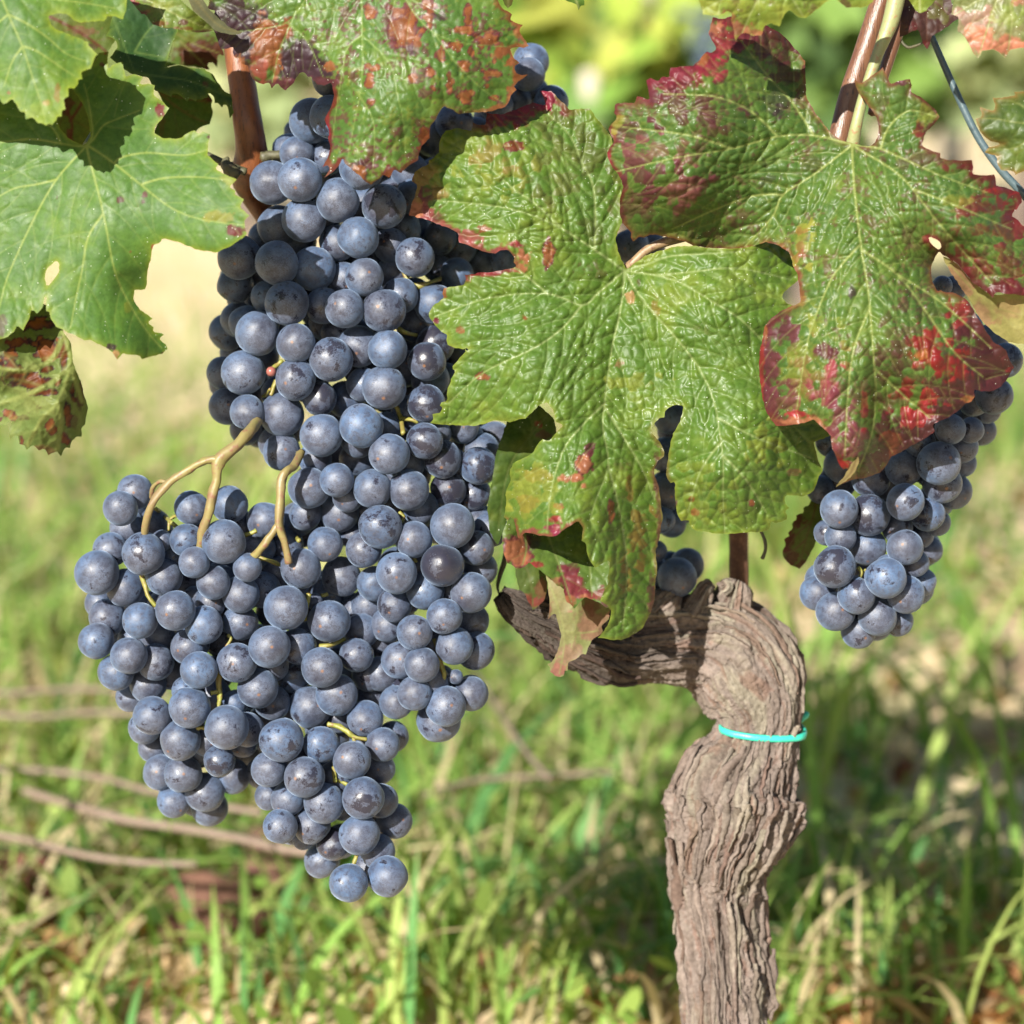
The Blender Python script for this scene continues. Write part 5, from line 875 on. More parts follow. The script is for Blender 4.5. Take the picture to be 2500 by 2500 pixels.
WING = [(330, 1202, 43, 2), (294, 1241, 42, 0), (312, 1288, 38, 2), (372, 1278, 34, 3), (468, 1240, 38, 2), (560, 1231, 40, 2), (588, 1280, 30, 3), (648, 1270, 41, 2), (456, 1319, 36, 1), (395, 1320, 26, 2), (270, 1342, 37, 1), (350, 1352, 51, 0), (547, 1323, 53, 0), (630, 1340, 38, 2), (421, 1358, 30, 2), (237, 1398, 53, 0), (475, 1373, 38, 0), (400, 1410, 44, 1), (604, 1385, 35, 0), (307, 1435, 46, 0), (521, 1422, 41, 0), (588, 1451, 45, 0), (243, 1472, 31, 2), (262, 1507, 41, 1), (342, 1515, 43, 0), (428, 1491, 48, 0), (473, 1455, 24, 2), (515, 1470, 33, 1), (498, 1526, 46, 0), (587, 1520, 43, 1), (235, 1565, 43, 0), (385, 1549, 38, 2), (461, 1580, 42, 1), (315, 1601, 45, 0), (380, 1617, 45, 1), (284, 1642, 40, 1), (361, 1672, 43, 2), (320, 1700, 33, 2),
        (735, 1388, 48, 0), (833, 1408, 48, 1), (768, 1469, 20, 2), (870, 1488, 38, 2), (698, 1484, 54, 0), (804, 1517, 50, 0), (882, 1540, 38, 1), (658, 1579, 50, 0), (728, 1577, 44, 1), (665, 1625, 35, 2), (786, 1629, 49, 0), (870, 1599, 41, 0), (716, 1649, 42, 2), (578, 1618, 48, 0), (630, 1680, 49, 0), (665, 1716, 43, 1), (574, 1716, 28, 2), (486, 1636, 45, 0), (455, 1688, 31, 2), (463, 1727, 50, 0), (372, 1747, 46, 0), (352, 1778, 34, 2), (553, 1776, 53, 0), (603, 1781, 38, 1), (593, 1815, 30, 2), (440, 1807, 48, 0), (506, 1808, 35, 2), (375, 1825, 33, 2), (535, 1858, 34, 1), (391, 1885, 38, 1), (447, 1890, 46, 0), (568, 1895, 38, 1), (500, 1934, 47, 0), (424, 1957, 35, 1), (511, 1972, 40, 1),
        (822, 1696, 50, 0), (757, 1727, 52, 1), (830, 1750, 35, 3), (901, 1647, 37, 2), (912, 1702, 38, 2), (892, 1755, 44, 1), (687, 1807, 54, 0), (784, 1817, 43, 1), (859, 1856, 46, 0), (934, 1818, 41, 0), (960, 1798, 33, 2), (925, 1877, 35, 2), (657, 1878, 43, 1), (743, 1897, 48, 0), (657, 1943, 31, 2), (703, 1951, 37, 1), (791, 1960, 49, 0), (887, 1948, 51, 0), (930, 1954, 38, 1), (684, 2018, 42, 0), (761, 2016, 40, 1), (962, 2005, 40, 1), (877, 2038, 49, 0), (814, 2060, 36, 1), (922, 2078, 42, 1), (786, 2100, 43, 1), (740, 2050, 25, 2), (851, 2156, 47, 0), (946, 2140, 49, 0),
        (860, 1660, 40, 3), (560, 1500, 40, 3), (640, 1440, 40, 3), (680, 1400, 38, 3), (760, 1560, 40, 3), (540, 1560, 40, 3), (420, 1640, 40, 3), (520, 1700, 40, 3), (600, 1560, 40, 3), (700, 1720, 42, 3), (830, 1620, 40, 3), (650, 1760, 40, 3), (720, 1850, 40, 3), (820, 1900, 40, 3), (840, 1960, 38, 3), (540, 1420, 36, 3), (450, 1430, 36, 3), (700, 1330, 36, 3), (800, 1450, 38, 3), (400, 1480, 36, 3), (330, 1560, 38, 3), (480, 1830, 36, 3)]
SMALL = [(2455, 880, 38, 2), (2300, 699, 25, 2), (2328, 705, 27, 2), (2427, 967, 41, 1), (2378, 980, 32, 1), (2410, 1000, 30, 2), (2361, 1018, 27, 2), (2394, 1051, 33, 2), (2370, 1050, 28, 1), (2320, 1048, 37, 0), (2348, 1090, 36, 1), (2350, 1130, 30, 2), (2247, 1080, 33, 1), (2292, 1131, 52, 0), (2207, 1141, 41, 1), (2126, 1168, 47, 1), (2055, 1135, 40, 2), (2025, 1080, 30, 2), (2300, 1180, 48, 1), (2328, 1198, 40, 2), (2210, 1225, 45, 0), (2049, 1243, 46, 0), (2121, 1257, 51, 0), (2265, 1255, 42, 1), (2287, 1275, 30, 2), (2190, 1288, 33, 2), (2020, 1300, 28, 2), (2052, 1310, 34, 1), (2117, 1335, 46, 1), (2210, 1337, 44, 0), (2253, 1311, 26, 2), (2265, 1343, 32, 2), (2235, 1375, 29, 1), (2038, 1384, 51, 0), (2162, 1411, 49, 0), (2252, 1421, 30, 2), (2212, 1451, 46, 1), (1995, 1447, 42, 1), (2091, 1453, 45, 0), (2040, 1493, 47, 0), (2142, 1505, 47, 0), (2096, 1540, 42, 1), (2193, 1517, 32, 2), (2003, 1195, 30, 3),
         (2240, 1000, 40, 3), (2330, 930, 40, 3), (2400, 900, 40, 3), (2180, 1070, 40, 3), (2420, 830, 36, 3), (2360, 800, 36, 3)]
TOP = [(1290, 182, 40, 0), (1297, 150, 43, 1), (1345, 250, 38, 1), (1262, 243, 30, 2), (1210, 255, 42, 1), (1110, 300, 46, 1), (1055, 335, 46, 1), (1160, 330, 44, 1), (1090, 380, 44, 2), (1230, 330, 44, 2), (1200, 410, 44, 2), (1290, 310, 44, 2), (1320, 380, 44, 2), (1150, 480, 44, 2), (1120, 600, 44, 2), (1190, 560, 44, 2), (1240, 630, 42, 2), (1180, 640, 42, 2), (1260, 480, 44, 2), (1130, 650, 40, 3), (1010, 370, 44, 2), (1380, 470, 44, 2), (1450, 560, 44, 2), (1540, 600, 44, 2), (1580, 600, 40, 3), (1350, 560, 44, 2), (960, 440, 46, 2), (900, 350, 46, 2), (850, 300, 44, 2), (1010, 560, 44, 2), (1040, 500, 44, 2), (960, 570, 44, 2), (940, 400, 44, 3), (1080, 520, 44, 2), (1110, 860, 44, 2), (1100, 790, 44, 2), (1060, 620, 44, 2), (1130, 740, 44, 3), (1150, 930, 44, 3)]
NEAR = [(1640, 1015, 45, 1), (1690, 1060, 44, 2), (1625, 1110, 42, 1), (1625, 1195, 40, 1), (1640, 1278, 30, 1), (1615, 1270, 33, 0), (1602, 1345, 26, 1), (1677, 1380, 42, 1), (1653, 1409, 48, 0), (1600, 1400, 36, 2), (1700, 1150, 42, 2), (1680, 1220, 42, 2), (1700, 980, 44, 2), (1600, 960, 44, 2)]

def ell(pts):
    """front surface of a cluster: highest on its axis, falling away at its sides"""
    ys = [p[1] for p in pts]; cx = [p[0] for p in pts]; hw = [p[2] for p in pts]
    def f(x, y):
        c = np.interp(y, ys, cx); w = np.interp(y, ys, hw)
        u = min(1.0, abs(x - c) / w)
        return w * 0.8 * (math.sqrt(max(0, 1 - u * u)) - 1)
    return f

def bunch(label, items, axis_depth, prof, fill, seed, rub=(), group=None):
    x, y = items[0][0], items[0][1]
    t = empty('grape_bunch', P(x, y - 60, axis_depth), label, 'grapes', group)
    t['axis_depth'] = axis_depth
    return t, place_grapes(t, items, prof, fill, seed, rub)

b1, pl1 = bunch('tallest bunch of blue black grapes, hanging beside the red cane', MAIN, 0.990,
                ell([(780, 150, 120), (800, 400, 260), (810, 700, 290), (830, 1000, 330), (960, 1250, 300), (1040, 1500, 170), (1070, 1780, 110)]), 130, 1,
                rub=[(937, 504), (937, 758), (1043, 882), (1079, 1121), (1168, 1137), (1094, 1196), (1157, 1207), (1041, 986), (779, 972), (1064, 840), (1037, 1077), (1080, 1380)])
b2, pl2 = bunch('broad two tailed bunch of grapes hanging from bare forked stems below the tallest bunch', WING, 0.985,
                ell([(400, 1200, 260), (500, 1400, 380), (560, 1600, 400), (640, 1750, 360), (800, 1950, 200), (860, 2160, 110)]), 110, 2, rub=[(814, 2060), (535, 1858)])
b3, pl3 = bunch('smaller bunch of dusty grapes hanging under the big crimson lobed leaf', SMALL, 0.990,
                ell([(2330, 700, 120), (2330, 950, 150), (2200, 1200, 190), (2130, 1350, 150), (2100, 1550, 120)]), 36, 3, rub=[(2121, 1257), (2038, 1384)])
b4, pl4 = bunch('dark shaded grapes mostly hidden behind the spotted leaf and the middle leaf', TOP, 1.035, lambda x, y: -0.05 * abs(x - 1200), 10, 4)
b5, pl5 = bunch('few shaded grapes hidden behind the middle leaf, resting on the trunk arm', NEAR, 1.045, lambda x, y: 0.0, 6, 5)

def zfront(placed, x, y):
    c = [p for p in placed if (p[0] - x) ** 2 + (p[1] - y) ** 2 < (p[2] * 1.6) ** 2]
    return max([p[3] for p in c], default=0)

def stem(root, placed, pts, r, mat, name='pedicel', dz=-46, rough=0.12, seed=0):
    base = root['axis_depth']
    q = []
    for p in pts:
        z = (p[2] if len(p) > 2 else zfront(placed, p[0], p[1]) + dz)
        q.append((p[0], p[1], -z * PX * 1000))
    r = np.array(r if hasattr(r, '__len__') else [r] * len(q), float) * (0.74 if name == 'stem' else 0.8)
    return ptube(name, q, base, r, mat, root, nseg=10, sub=6, rough=0.32 if name == 'stem' else 0.4, seed=seed)

# main fruit stems
SA = 30
stem(b2, pl2, [(628, 1030, -80), (609, 1054, -8), (580, 1085, 24), (537, 1124, 34), (530, 1160, 34), (520, 1210, 30), (509, 1254, 22), (497, 1295, 8), (486, 1345, -14)], [18, 19, 17, 21, 16, 16, 15, 15, 14], M_STEM, 'stem', seed=1)
stem(b2, pl2, [(533, 1124, 34), (510, 1122, 36), (476, 1138, 38), (440, 1160, 38), (411, 1180, 36), (374, 1226, 30), (356, 1275, 14), (350, 1325, -20)], [17, 14, 12, 12, 13, 13, 12, 12], M_STEM, 'stem', seed=2)
stem(b2, pl2, [(735, 1105, -80), (718, 1138, -16), (700, 1150, 14), (688, 1175, 20), (684, 1226, 22), (681, 1285, 18), (695, 1325, 10), (704, 1375, -8)], [14, 15, 14, 14, 14, 15, 13, 13], M_STEM, 'stem', seed=3)
stem(b2, pl2, [(681, 1278, 16), (662, 1305, 18), (644, 1330, 14), (622, 1356, 0), (600, 1362, -20)], [12, 12, 12, 11, 8], M_STEM, 'stem', seed=4)
stem(b2, pl2, [(411, 1180, 30), (392, 1176, 22), (374, 1190, 6), (368, 1215, -16)], [9, 7, 7, 7], M_STEM, 'stem', seed=5)
for root, pl, pts, r in [
    (b1, pl1, [(985, 660), (994, 682), (1005, 697)], 7), (b1, pl1, [(1000, 697), (1022, 698), (1050, 690), (1074, 680)], [7, 9, 6, 7]), (b1, pl1, [(960, 985), (970, 1000), (979, 1021), (984, 1059)], 7), (b1, pl1, [(978, 1021), (1000, 1024), (1020, 1031)], 6),
    (b1, pl1, [(690, 880), (680, 888), (664, 901)], 6), (b1, pl1, [(674, 928), (668, 945), (662, 965)], 6), (b1, pl1, [(660, 950), (648, 965), (640, 968)], 5), (b1, pl1, [(970, 800), (990, 812), (1015, 818)], 7), (b1, pl1, [(975, 1250), (985, 1262), (980, 1275)], 6), (b1, pl1, [(1010, 1360), (1016, 1372)], 6),
    (b1, pl1, [(1068, 1600), (1078, 1625), (1084, 1650), (1073, 1690)], 7), (b1, pl1, [(1084, 1652), (1098, 1652), (1116, 1664)], 5), (b1, pl1, [(1060, 1560), (1070, 1590), (1078, 1625)], 6), (b1, pl1, [(925, 985), (920, 1000)], 5),
    (b2, pl2, [(345, 1400), (354, 1430), (362, 1455), (380, 1480)], 7), (b2, pl2, [(556, 1550), (563, 1560), (553, 1580)], 6), (b2, pl2, [(536, 1640), (534, 1670), (537, 1700), (530, 1735)], [8, 9, 8, 7]), (b2, pl2, [(532, 1688), (515, 1692)], 6), (b2, pl2, [(800, 1768), (830, 1774), (850, 1788), (864, 1799), (895, 1806)], [7, 8, 8, 7, 6]), (b2, pl2, [(862, 1798), (866, 1815)], 5),
    (b2, pl2, [(817, 1900), (830, 1908), (848, 1915)], 6), (b2, pl2, [(815, 1860), (818, 1910)], 7), (b2, pl2, [(872, 2085), (866, 2104), (862, 2118)], 6), (b2, pl2, [(380, 1242), (398, 1254), (415, 1272), (436, 1290)], 6), (b2, pl2, [(412, 1272), (424, 1262), (440, 1258)], 5), (b2, pl2, [(414, 1272), (412, 1295)], 5), (b2, pl2, [(336, 1226), (344, 1222), (352, 1212)], 6),
    (b2, pl2, [(598, 1306), (612, 1302), (626, 1296)], 7), (b2, pl2, [(628, 1360), (655, 1368), (690, 1382)], 6), (b2, pl2, [(730, 1320), (722, 1305), (718, 1292)], 6), (b2, pl2, [(755, 1450), (748, 1480), (742, 1515)], 8), (b2, pl2, [(780, 1578), (806, 1575), (840, 1560)], 7), (b2, pl2, [(785, 1455), (800, 1450)], 6), (b2, pl2, [(480, 1778), (492, 1776), (505, 1778)], 6),
    (b3, pl3, [(2095, 1385), (2102, 1398), (2098, 1410)], 6), (b3, pl3, [(2112, 1390), (2118, 1400)], 5)]:
    stem(root, pl, pts, r, M_PEDICEL, seed=int(pts[0][0]))
berry = bpy.data.objects.new('unripe_berry', GM[0]); COL.objects.link(berry)
mb, ntb, Nb, Lb, bb = new_mat('unripe_berry'); bb.inputs['Base Color'].default_value = (0.22, 0.075, 0.06, 1); bb.inputs['Roughness'].default_value = 0.35
berry.data = GM[0].copy(); berry.data.materials[0] = mb
berry.parent = b1; berry.matrix_parent_inverse = b1.matrix_basis.inverted()
berry.location = P(662, 907, 0.990 - zfront(pl1, 662, 907) * PX); berry.scale = (0.0021,) * 3

# ------------------------------------------------------------------ canes, stake, wire
ca = empty('vine_cane', P(600, 430, 1.02), 'reddish brown cane standing behind the top of the tallest bunch', 'branch')
ptube('cane', [(560, -120), (566, 0), (575, 80), (585, 160), (596, 240), (606, 310), (614, 370, 6), (612, 410, 10), (606, 440, 16), (622, 480, 22), (648, 528, 26), (690, 590, 30), (740, 650, 34)], 1.016, [33, 33, 33, 33, 34, 36, 40, 44, 40, 32, 26, 25, 25], M_CANE, ca, nseg=20, rough=0.05)
ptube('bud', [(575, 432), (562, 415), (552, 398), (556, 384)], 1.008, [16, 20, 14, 4], M_TENDRIL, ca, rough=0.3)
ptube('twig', [(600, 420), (560, 405), (520, 386), (490, 372)], 1.012, [10, 10, 9, 9], M_TENDRIL, ca)
ptube('spur', [(640, 385), (660, 380), (690, 378)], 1.016, [16, 13, 12], M_TENDRIL, ca, rough=0.2)
cb = empty('vine_cane', P(2060, 330, 0.98), 'brown woody cane running alongside the pale stalk of the crimson lobed leaf', 'branch')
ptube('cane', [(2196, -130), (2152, 0), (2116, 110), (2078, 220), (2050, 330), (2020, 450), (1995, 560)], 0.985, [27, 27, 26, 26, 27, 27, 27], M_CANE2, cb, nseg=20, rough=0.04)
cc = empty('vine_cane', P(2190, 60, 1.0), 'thin brown shoot showing on the far side of the pale stalk', 'branch')
ptube('cane', [(2230, -60), (2205, 30), (2180, 110), (2155, 190), (2128, 280)], 1.0, [20, 18, 16, 14, 11], M_CANE2, cc, nseg=12)
w = empty('trellis_wire', P(2380, 330, 0.985), 'dark blue grey coated wire slanting down to the photo edge', 'wire')
ptube('wire', [(2235, 0, -2), (2275, 90), (2325, 205), (2385, 330), (2440, 410), (2490, 465), (2560, 545)], 1.0, [8, 8, 9, 9.5, 10, 10, 10], M_WIRE, w)
tn = empty('tendril', P(2220, 110, 1.0), 'thin curly green tendril between the pale stalk and the wire', 'tendril')
ptube('curl', [(2180, 92), (2196, 94), (2206, 108), (2218, 116), (2232, 113), (2248, 107), (2262, 98)], 1.0, [3, 3, 3.5, 4, 3.5, 3, 3], M_TENDRIL, tn, nseg=8)
tn2 = empty('tendril', P(1858, 1300, 1.02), 'short black dried tendril hanging below the middle leaf by the stake', 'tendril')
ptube('curl', [(1848, 1285), (1860, 1302), (1868, 1325), (1868, 1345), (1861, 1364)], 1.02, [4, 4, 4.5, 4, 5], M_TENDRIL, tn2, nseg=8)
tn3 = empty('tendril', P(1215, 1395, 1.03), 'wispy dried twig at the end of the trunk arm', 'tendril')
ptube('curl', [(1238, 1330), (1232, 1370), (1222, 1400), (1215, 1430), (1218, 1450)], 1.03, [5, 7, 6, 4, 2], M_TENDRIL, tn3, nseg=8)
st = empty('stake', P(1803, 1500, 1.075), 'rusty brown metal stake standing behind the trunk', 'stake')
ptube('rod', [(1803, 1180), (1803, 1300), (1804, 1400), (1806, 1500), (1808, 1700), (1812, 2100), (1815, 2560)], 1.085, [24] * 7, M_RUST, st, nseg=16, rough=0.05)

# ------------------------------------------------------------------ trunk
def bark_material():
    m, nt, N, L, b = new_mat('bark')
    at = N.new('ShaderNodeAttribute'); at.attribute_name = 'Col'
    tc = N.new('ShaderNodeTexCoord')
    n1 = noise(nt, tc.outputs['Object'], 500, 5, 0.65)
    c = mixc(nt, maprange(nt, n1, 0.3, 0.7), mixc(nt, 1.0, at.outputs['Color'], (0.62, 0.60, 0.58), 'MULTIPLY'), mixc(nt, 1.0, at.outputs['Color'], (1.22, 1.22, 1.22), 'MULTIPLY'))
    L.new(c, b.inputs['Base Color'])
    b.inputs['Roughness'].default_value = 0.85
    b.inputs['Specular IOR Level'].default_value = 0.25
    bp = N.new('ShaderNodeBump'); bp.inputs['Strength'].default_value = 0.7; bp.inputs['Distance'].default_value = 0.0009
    L.new(noise(nt, tc.outputs['Object'], 900, 5, 0.7), bp.inputs['Height'])
    L.new(bp.outputs[0], b.inputs['Normal'])
    return m
M_BARK = bark_material()

def ridged(x, y, z, seed, oct=3):
    v = 0; a = 0.55
    for i in range(oct):
        v = v + a * (1 - np.abs(2 * vn3(x, y, z, seed + i * 7) - 1)); a *= 0.5
        x = x * 1.93; y = y * 1.93; z = z * 1.93
    return v

def log_surface(pts, rad, depths, nseg, nring, seed, elong=110, amp=1.0):
    """bark covered limb through photograph pixels; returns grid of points, colours"""
    pts = np.asarray(pts, float); rad = np.asarray(rad, float); n = len(pts)
    W = P(pts[:, 0], pts[:, 1], np.asarray(depths, float))
    t = np.linspace(0, n - 1, nring)
    def cr(A):
        i = np.clip(np.floor(t).astype(int), 0, n - 2); f = t - i
        p0 = A[np.clip(i - 1, 0, n - 1)]; p1 = A[i]; p2 = A[i + 1]; p3 = A[np.clip(i + 2, 0, n - 1)]
        if A.ndim > 1: f = f[:, None]
        return 0.5 * (2 * p1 + (p2 - p0) * f + (2 * p0 - 5 * p1 + 4 * p2 - p3) * f ** 2 + (3 * p1 - p0 - 3 * p2 + p3) * f ** 3)
    C = cr(W); R = np.maximum(cr(rad), 2.0)
    T = np.gradient(C, axis=0); T /= np.linalg.norm(T, axis=1)[:, None]
    N = np.zeros_like(C); a = np.cross(T[0], FWD); N[0] = a / np.linalg.norm(a)
    for i in range(1, nring):
        v = N[i - 1] - T[i] * np.dot(N[i - 1], T[i]); N[i] = v / np.linalg.norm(v)
    B = np.cross(T, N)
    s = np.r_[0, np.cumsum(np.linalg.norm(np.diff(C, axis=0), axis=1))] / PX
    th = np.linspace(0, 2 * np.pi, nseg, endpoint=False)
    TH, S = np.meshgrid(th, s); Rg = R[:, None] * np.ones((1, nseg))
    S = S + 70 * np.sin(TH + S / 260) + 45 * np.sin(2 * TH + 1.3) + 24 * np.sin(5 * TH + S / 90)
    tw = TH + S * 0.0011 + 0.5 * (vn3(np.cos(TH) * 1.2 + 5, np.sin(TH) * 1.2, S / 170, seed + 3) - 0.5)
    cx = np.cos(tw) * 115; cy = np.sin(tw) * 115
    wob = 26 * (vn3(np.cos(TH) * 1.5, np.sin(TH) * 1.5 + 4, S / 90, seed + 4) - 0.5)
    r1 = ridged((cx + wob) / 27, (cy + wob) / 27, S / (elong * 1.7), seed + 10)
    r2 = ridged((cx + wob) / 11, (cy - wob) / 11, S / (elong * 0.8), seed + 20, 2)
    lump = vn3(np.cos(TH) * 1.3 + 3, np.sin(TH) * 1.3, S / 120, seed + 30) - 0.5
    fl = vn3((cx + wob) / 16, (cy + wob) / 16, S / 75, seed + 40)
    plate = sstep(0.45, 0.53, fl)                       # flaking plates with a step at their rim
    plate2 = sstep(0.47, 0.53, vn3((cx - wob) / 10, (cy + wob) / 10, S / 38, seed + 45) * 0.75 + vn3(cx / 3, cy / 3, S / 12, seed + 46) * 0.25)
    crack = sstep(0.60, 0.75, vn3(cx / 20 + 8, cy / 20, S / 140, seed + 50))
    gro = sstep(0.62, 0.45, r1)
    fine = vn3(cx / 4.5, cy / 4.5, S / 34, seed + 60) - 0.5
    mid = nring // 2
    thb = math.atan2(float(B[mid] @ FWD), float(N[mid] @ FWD))
    uu = ((TH - thb) % (2 * np.pi)) * 112 + wob * 1.3 + S * 0.10
    k1, k2, kid = worley(uu + 6 * (vn2(uu / 9, S / 14, seed + 91) - 0.5), S / 8.5 + 5 * (vn2(uu / 12, S / 30, seed + 92) - 0.5), 19, seed + 90)
    q1, q2, qid = worley(uu + 4 * (vn2(uu / 6, S / 9, seed + 95) - 0.5), S / 7 + 9, 9, seed + 94)
    fib = kid * 10 - 8 * np.exp(-(k2 - k1) / 1.6) + qid * 4.5 - 3.5 * np.exp(-(q2 - q1) / 0.9)
    D = amp * (lump * 26 + fib - 6 + (r1 - 0.55) * 9 + (r2 - 0.5) * 5 + plate * 5 + plate2 * 3.5 - crack * 12 + fine * 3.6)
    rr = (Rg + D) * PX * np.asarray(depths).mean()
    V = C[:, None] + rr[..., None] * (np.cos(TH)[..., None] * N[:, None] + np.sin(TH)[..., None] * B[:, None])
    base = np.array([0.158, 0.126, 0.108]); red = np.array([0.122, 0.072, 0.055]); pale = np.array([0.185, 0.165, 0.125]); dark = np.array([0.10, 0.075, 0.062])
    a1 = fbm3(cx / 30, cy / 30, S / 130, seed + 70); a2 = fbm3(cx / 9, cy / 9, S / 60, seed + 80)
    c = base[None, None] * np.ones(V.shape)
    def mx(c, col, m): return c * (1 - m[..., None]) + col * m[..., None]
    c = mx(c, pale, sstep(0.48, 0.66, a1 * 0.6 + a2 * 0.4) * 0.85)
    c = mx(c, red, np.clip((1 - plate) * sstep(0.44, 0.6, a2) * 0.7, 0, 1))
    c = mx(c, dark, crack * 0.7)
    c = c * ((0.82 + 0.3 * a2) * (0.78 + 0.44 * (kid * 0.6 + qid * 0.4)))[..., None]
    return V, c, (C, T, N, B, R)

def fbm3(x, y, z, seed, oct=3):
    v = 0; a = 0.5; t = 0
    for i in range(oct):
        v = v + a * vn3(x, y, z, seed + i * 13); t += a; a *= 0.5; x = x * 2.1; y = y * 2.1; z = z * 2.1
    return v / t

def grid_faces(nr, ns):
    i = np.arange(nr - 1)[:, None] * ns; j = np.arange(ns)[None]
    return np.stack([i + j, i + (j + 1) % ns, i + ns + (j + 1) % ns, i + ns + j], -1).reshape(-1, 4)

trunk = empty('grape_vine', P(1775, 2600, 1.06), 'old gnarled vine with a bare grey brown trunk bending over to a short arm', 'vine')
TP = [(1226, 1445), (1262, 1476), (1330, 1510), (1420, 1548), (1500, 1566), (1590, 1562), (1690, 1562), (1780, 1596), (1824, 1664), (1850, 1728), (1852, 1775), (1832, 1840), (1800, 1905), (1790, 1960), (1780, 2020), (1758, 2085), (1752, 2160), (1760, 2280), (1768, 2400), (1772, 2500), (1775, 2600), (1778, 2760), (1780, 3300)]
TR0 = [16, 40, 62, 84, 96, 98, 112, 133, 137, 113, 97, 116, 150, 162, 156, 132, 116, 106, 114, 120, 128, 140, 170]
TR = [max(10, v - 9 - (7 if i > 13 else 0)) for i, v in enumerate(TR0)]
TD = [1.02, 1.022, 1.03, 1.04, 1.05, 1.055, 1.06, 1.06, 1.058, 1.056, 1.055, 1.055, 1.055, 1.055, 1.055, 1.057, 1.06, 1.06, 1.06, 1.06, 1.06, 1.06, 1.06]
NS, NR = 230, 860
TV, TC, TFR = log_surface(TP, TR, TD, NS, NR, 5)
# yellow lichen near the foot
Wl = P(1892, 2440, 1.03); dl = np.linalg.norm(TV - Wl, axis=-1)
lm = sstep(0.012, 0.004, dl + 0.008 * (fbm2(TV[..., 0] * 900, TV[..., 2] * 900, 5) - 0.5) * 2)
TC = TC * (1 - lm[..., None]) + np.array([0.48, 0.24, 0.03]) * lm[..., None]
am = sstep(0.30, 0.12, np.linspace(0, 1, NR))[:, None] * np.ones((1, NS)) * sstep(-0.02, 0.03, 0.03 + 0.02 * (fbm2(TV[..., 0] * 300, TV[..., 2] * 300, 8) - 0.5))  # arm end darkened: dark old bark plus leaf shade put into the colour
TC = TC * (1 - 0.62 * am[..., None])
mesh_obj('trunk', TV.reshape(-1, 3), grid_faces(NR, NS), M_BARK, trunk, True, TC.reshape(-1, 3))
SV, SCc, _ = log_surface([(1750, 1600), (1764, 1555), (1778, 1500), (1790, 1455), (1796, 1428), (1800, 1418)], [40, 62, 64, 42, 33, 6], [1.085, 1.072, 1.058, 1.052, 1.05, 1.05], 150, 170, 9, 80, 0.7)
mesh_obj('spur', SV.reshape(-1, 3), grid_faces(170, 150), M_BARK, trunk, True, SCc.reshape(-1, 3))
for k, (a, q, r) in enumerate([(1, [(1690, 1500), (1712, 1462), (1725, 1436), (1740, 1424)], [34, 26, 20, 6]), (2, [(1600, 1500), (1640, 1462), (1660, 1450)], [40, 34, 10]), (3, [(1760, 1440), (1772, 1430), (1764, 1418)], [16, 12, 3]), (5, [(1440, 1610), (1462, 1640), (1452, 1655)], [36, 26, 8])]):
    v, c, _ = log_surface(q, r, [1.045] * len(q), 60, 50, 20 + k, 60, 0.6)
    mesh_obj('knob', v.reshape(-1, 3), grid_faces(50, 60), M_BARK, trunk, True, c.reshape(-1, 3))
# peeling strips of bark
rng = np.random.RandomState(77)
def strip(i0, j0, ln, wd, lift, k):
    ii = np.clip(np.arange(i0, i0 + ln, 4), 0, NR - 1); n = len(ii)
    u = np.linspace(0, 1, n)
    drift = np.cumsum(rng.uniform(-0.8, 0.8, n))
    rows = []
    for q, i in enumerate(ii):
        C0 = TFR[0][i]
        w = wd * (0.35 + 0.65 * math.sin(math.pi * min(1, 0.15 + 0.85 * u[q]))) * (1 - 0.75 * u[q] ** 4)
        up = lift * (u[q] ** 2.2 if k % 2 else (1 - u[q]) ** 2.2) + 0.0006
        r = []
        for s in (-1, -0.33, 0.33, 1):
            j = (j0 + drift[q] + s * w)
            ja = int(math.floor(j)); f = j - ja
            p = TV[i, ja % NS] * (1 - f) + TV[i, (ja + 1) % NS] * f
            nn = p - C0; nn /= np.linalg.norm(nn)
            r.append(p + nn * (up + (0.0007 if abs(s) < 0.5 else 0)))
        for s in (3, 0):
            nn = r[s] - C0; nn /= np.linalg.norm(nn)
            r.append(r[s] - nn * 0.0009)
        rows.append(r)
    V = np.array(rows).reshape(-1, 3)
    col = TC[ii[n // 2], int(j0) % NS] * rng.uniform(0.85, 1.2)
    return mesh_obj('bark_strip', V, grid_faces(n, 6), M_BARK, trunk, True, np.tile(col, (len(V), 1)))
# strips on the side that shows
face = (TV - TFR[0][:, None]); face /= np.linalg.norm(face, axis=-1)[..., None]
vis = (face @ FWD) < 0.25
cnt = 0
for _ in range(900):
    i0 = rng.randint(10, NR - 160); j0 = rng.randint(NS)
    if not vis[min(i0 + 40, NR - 1), j0]: continue
    if abs(TV[min(i0 + 60, NR - 1), j0] @ UP - P(1852, 1772, 1.055) @ UP) < 0.022: continue
    strip(i0, j0, rng.randint(30, 120), rng.uniform(0.9, 2.8), rng.uniform(0.0002, 0.0030), cnt)
    cnt += 1
    if cnt >= 150: break
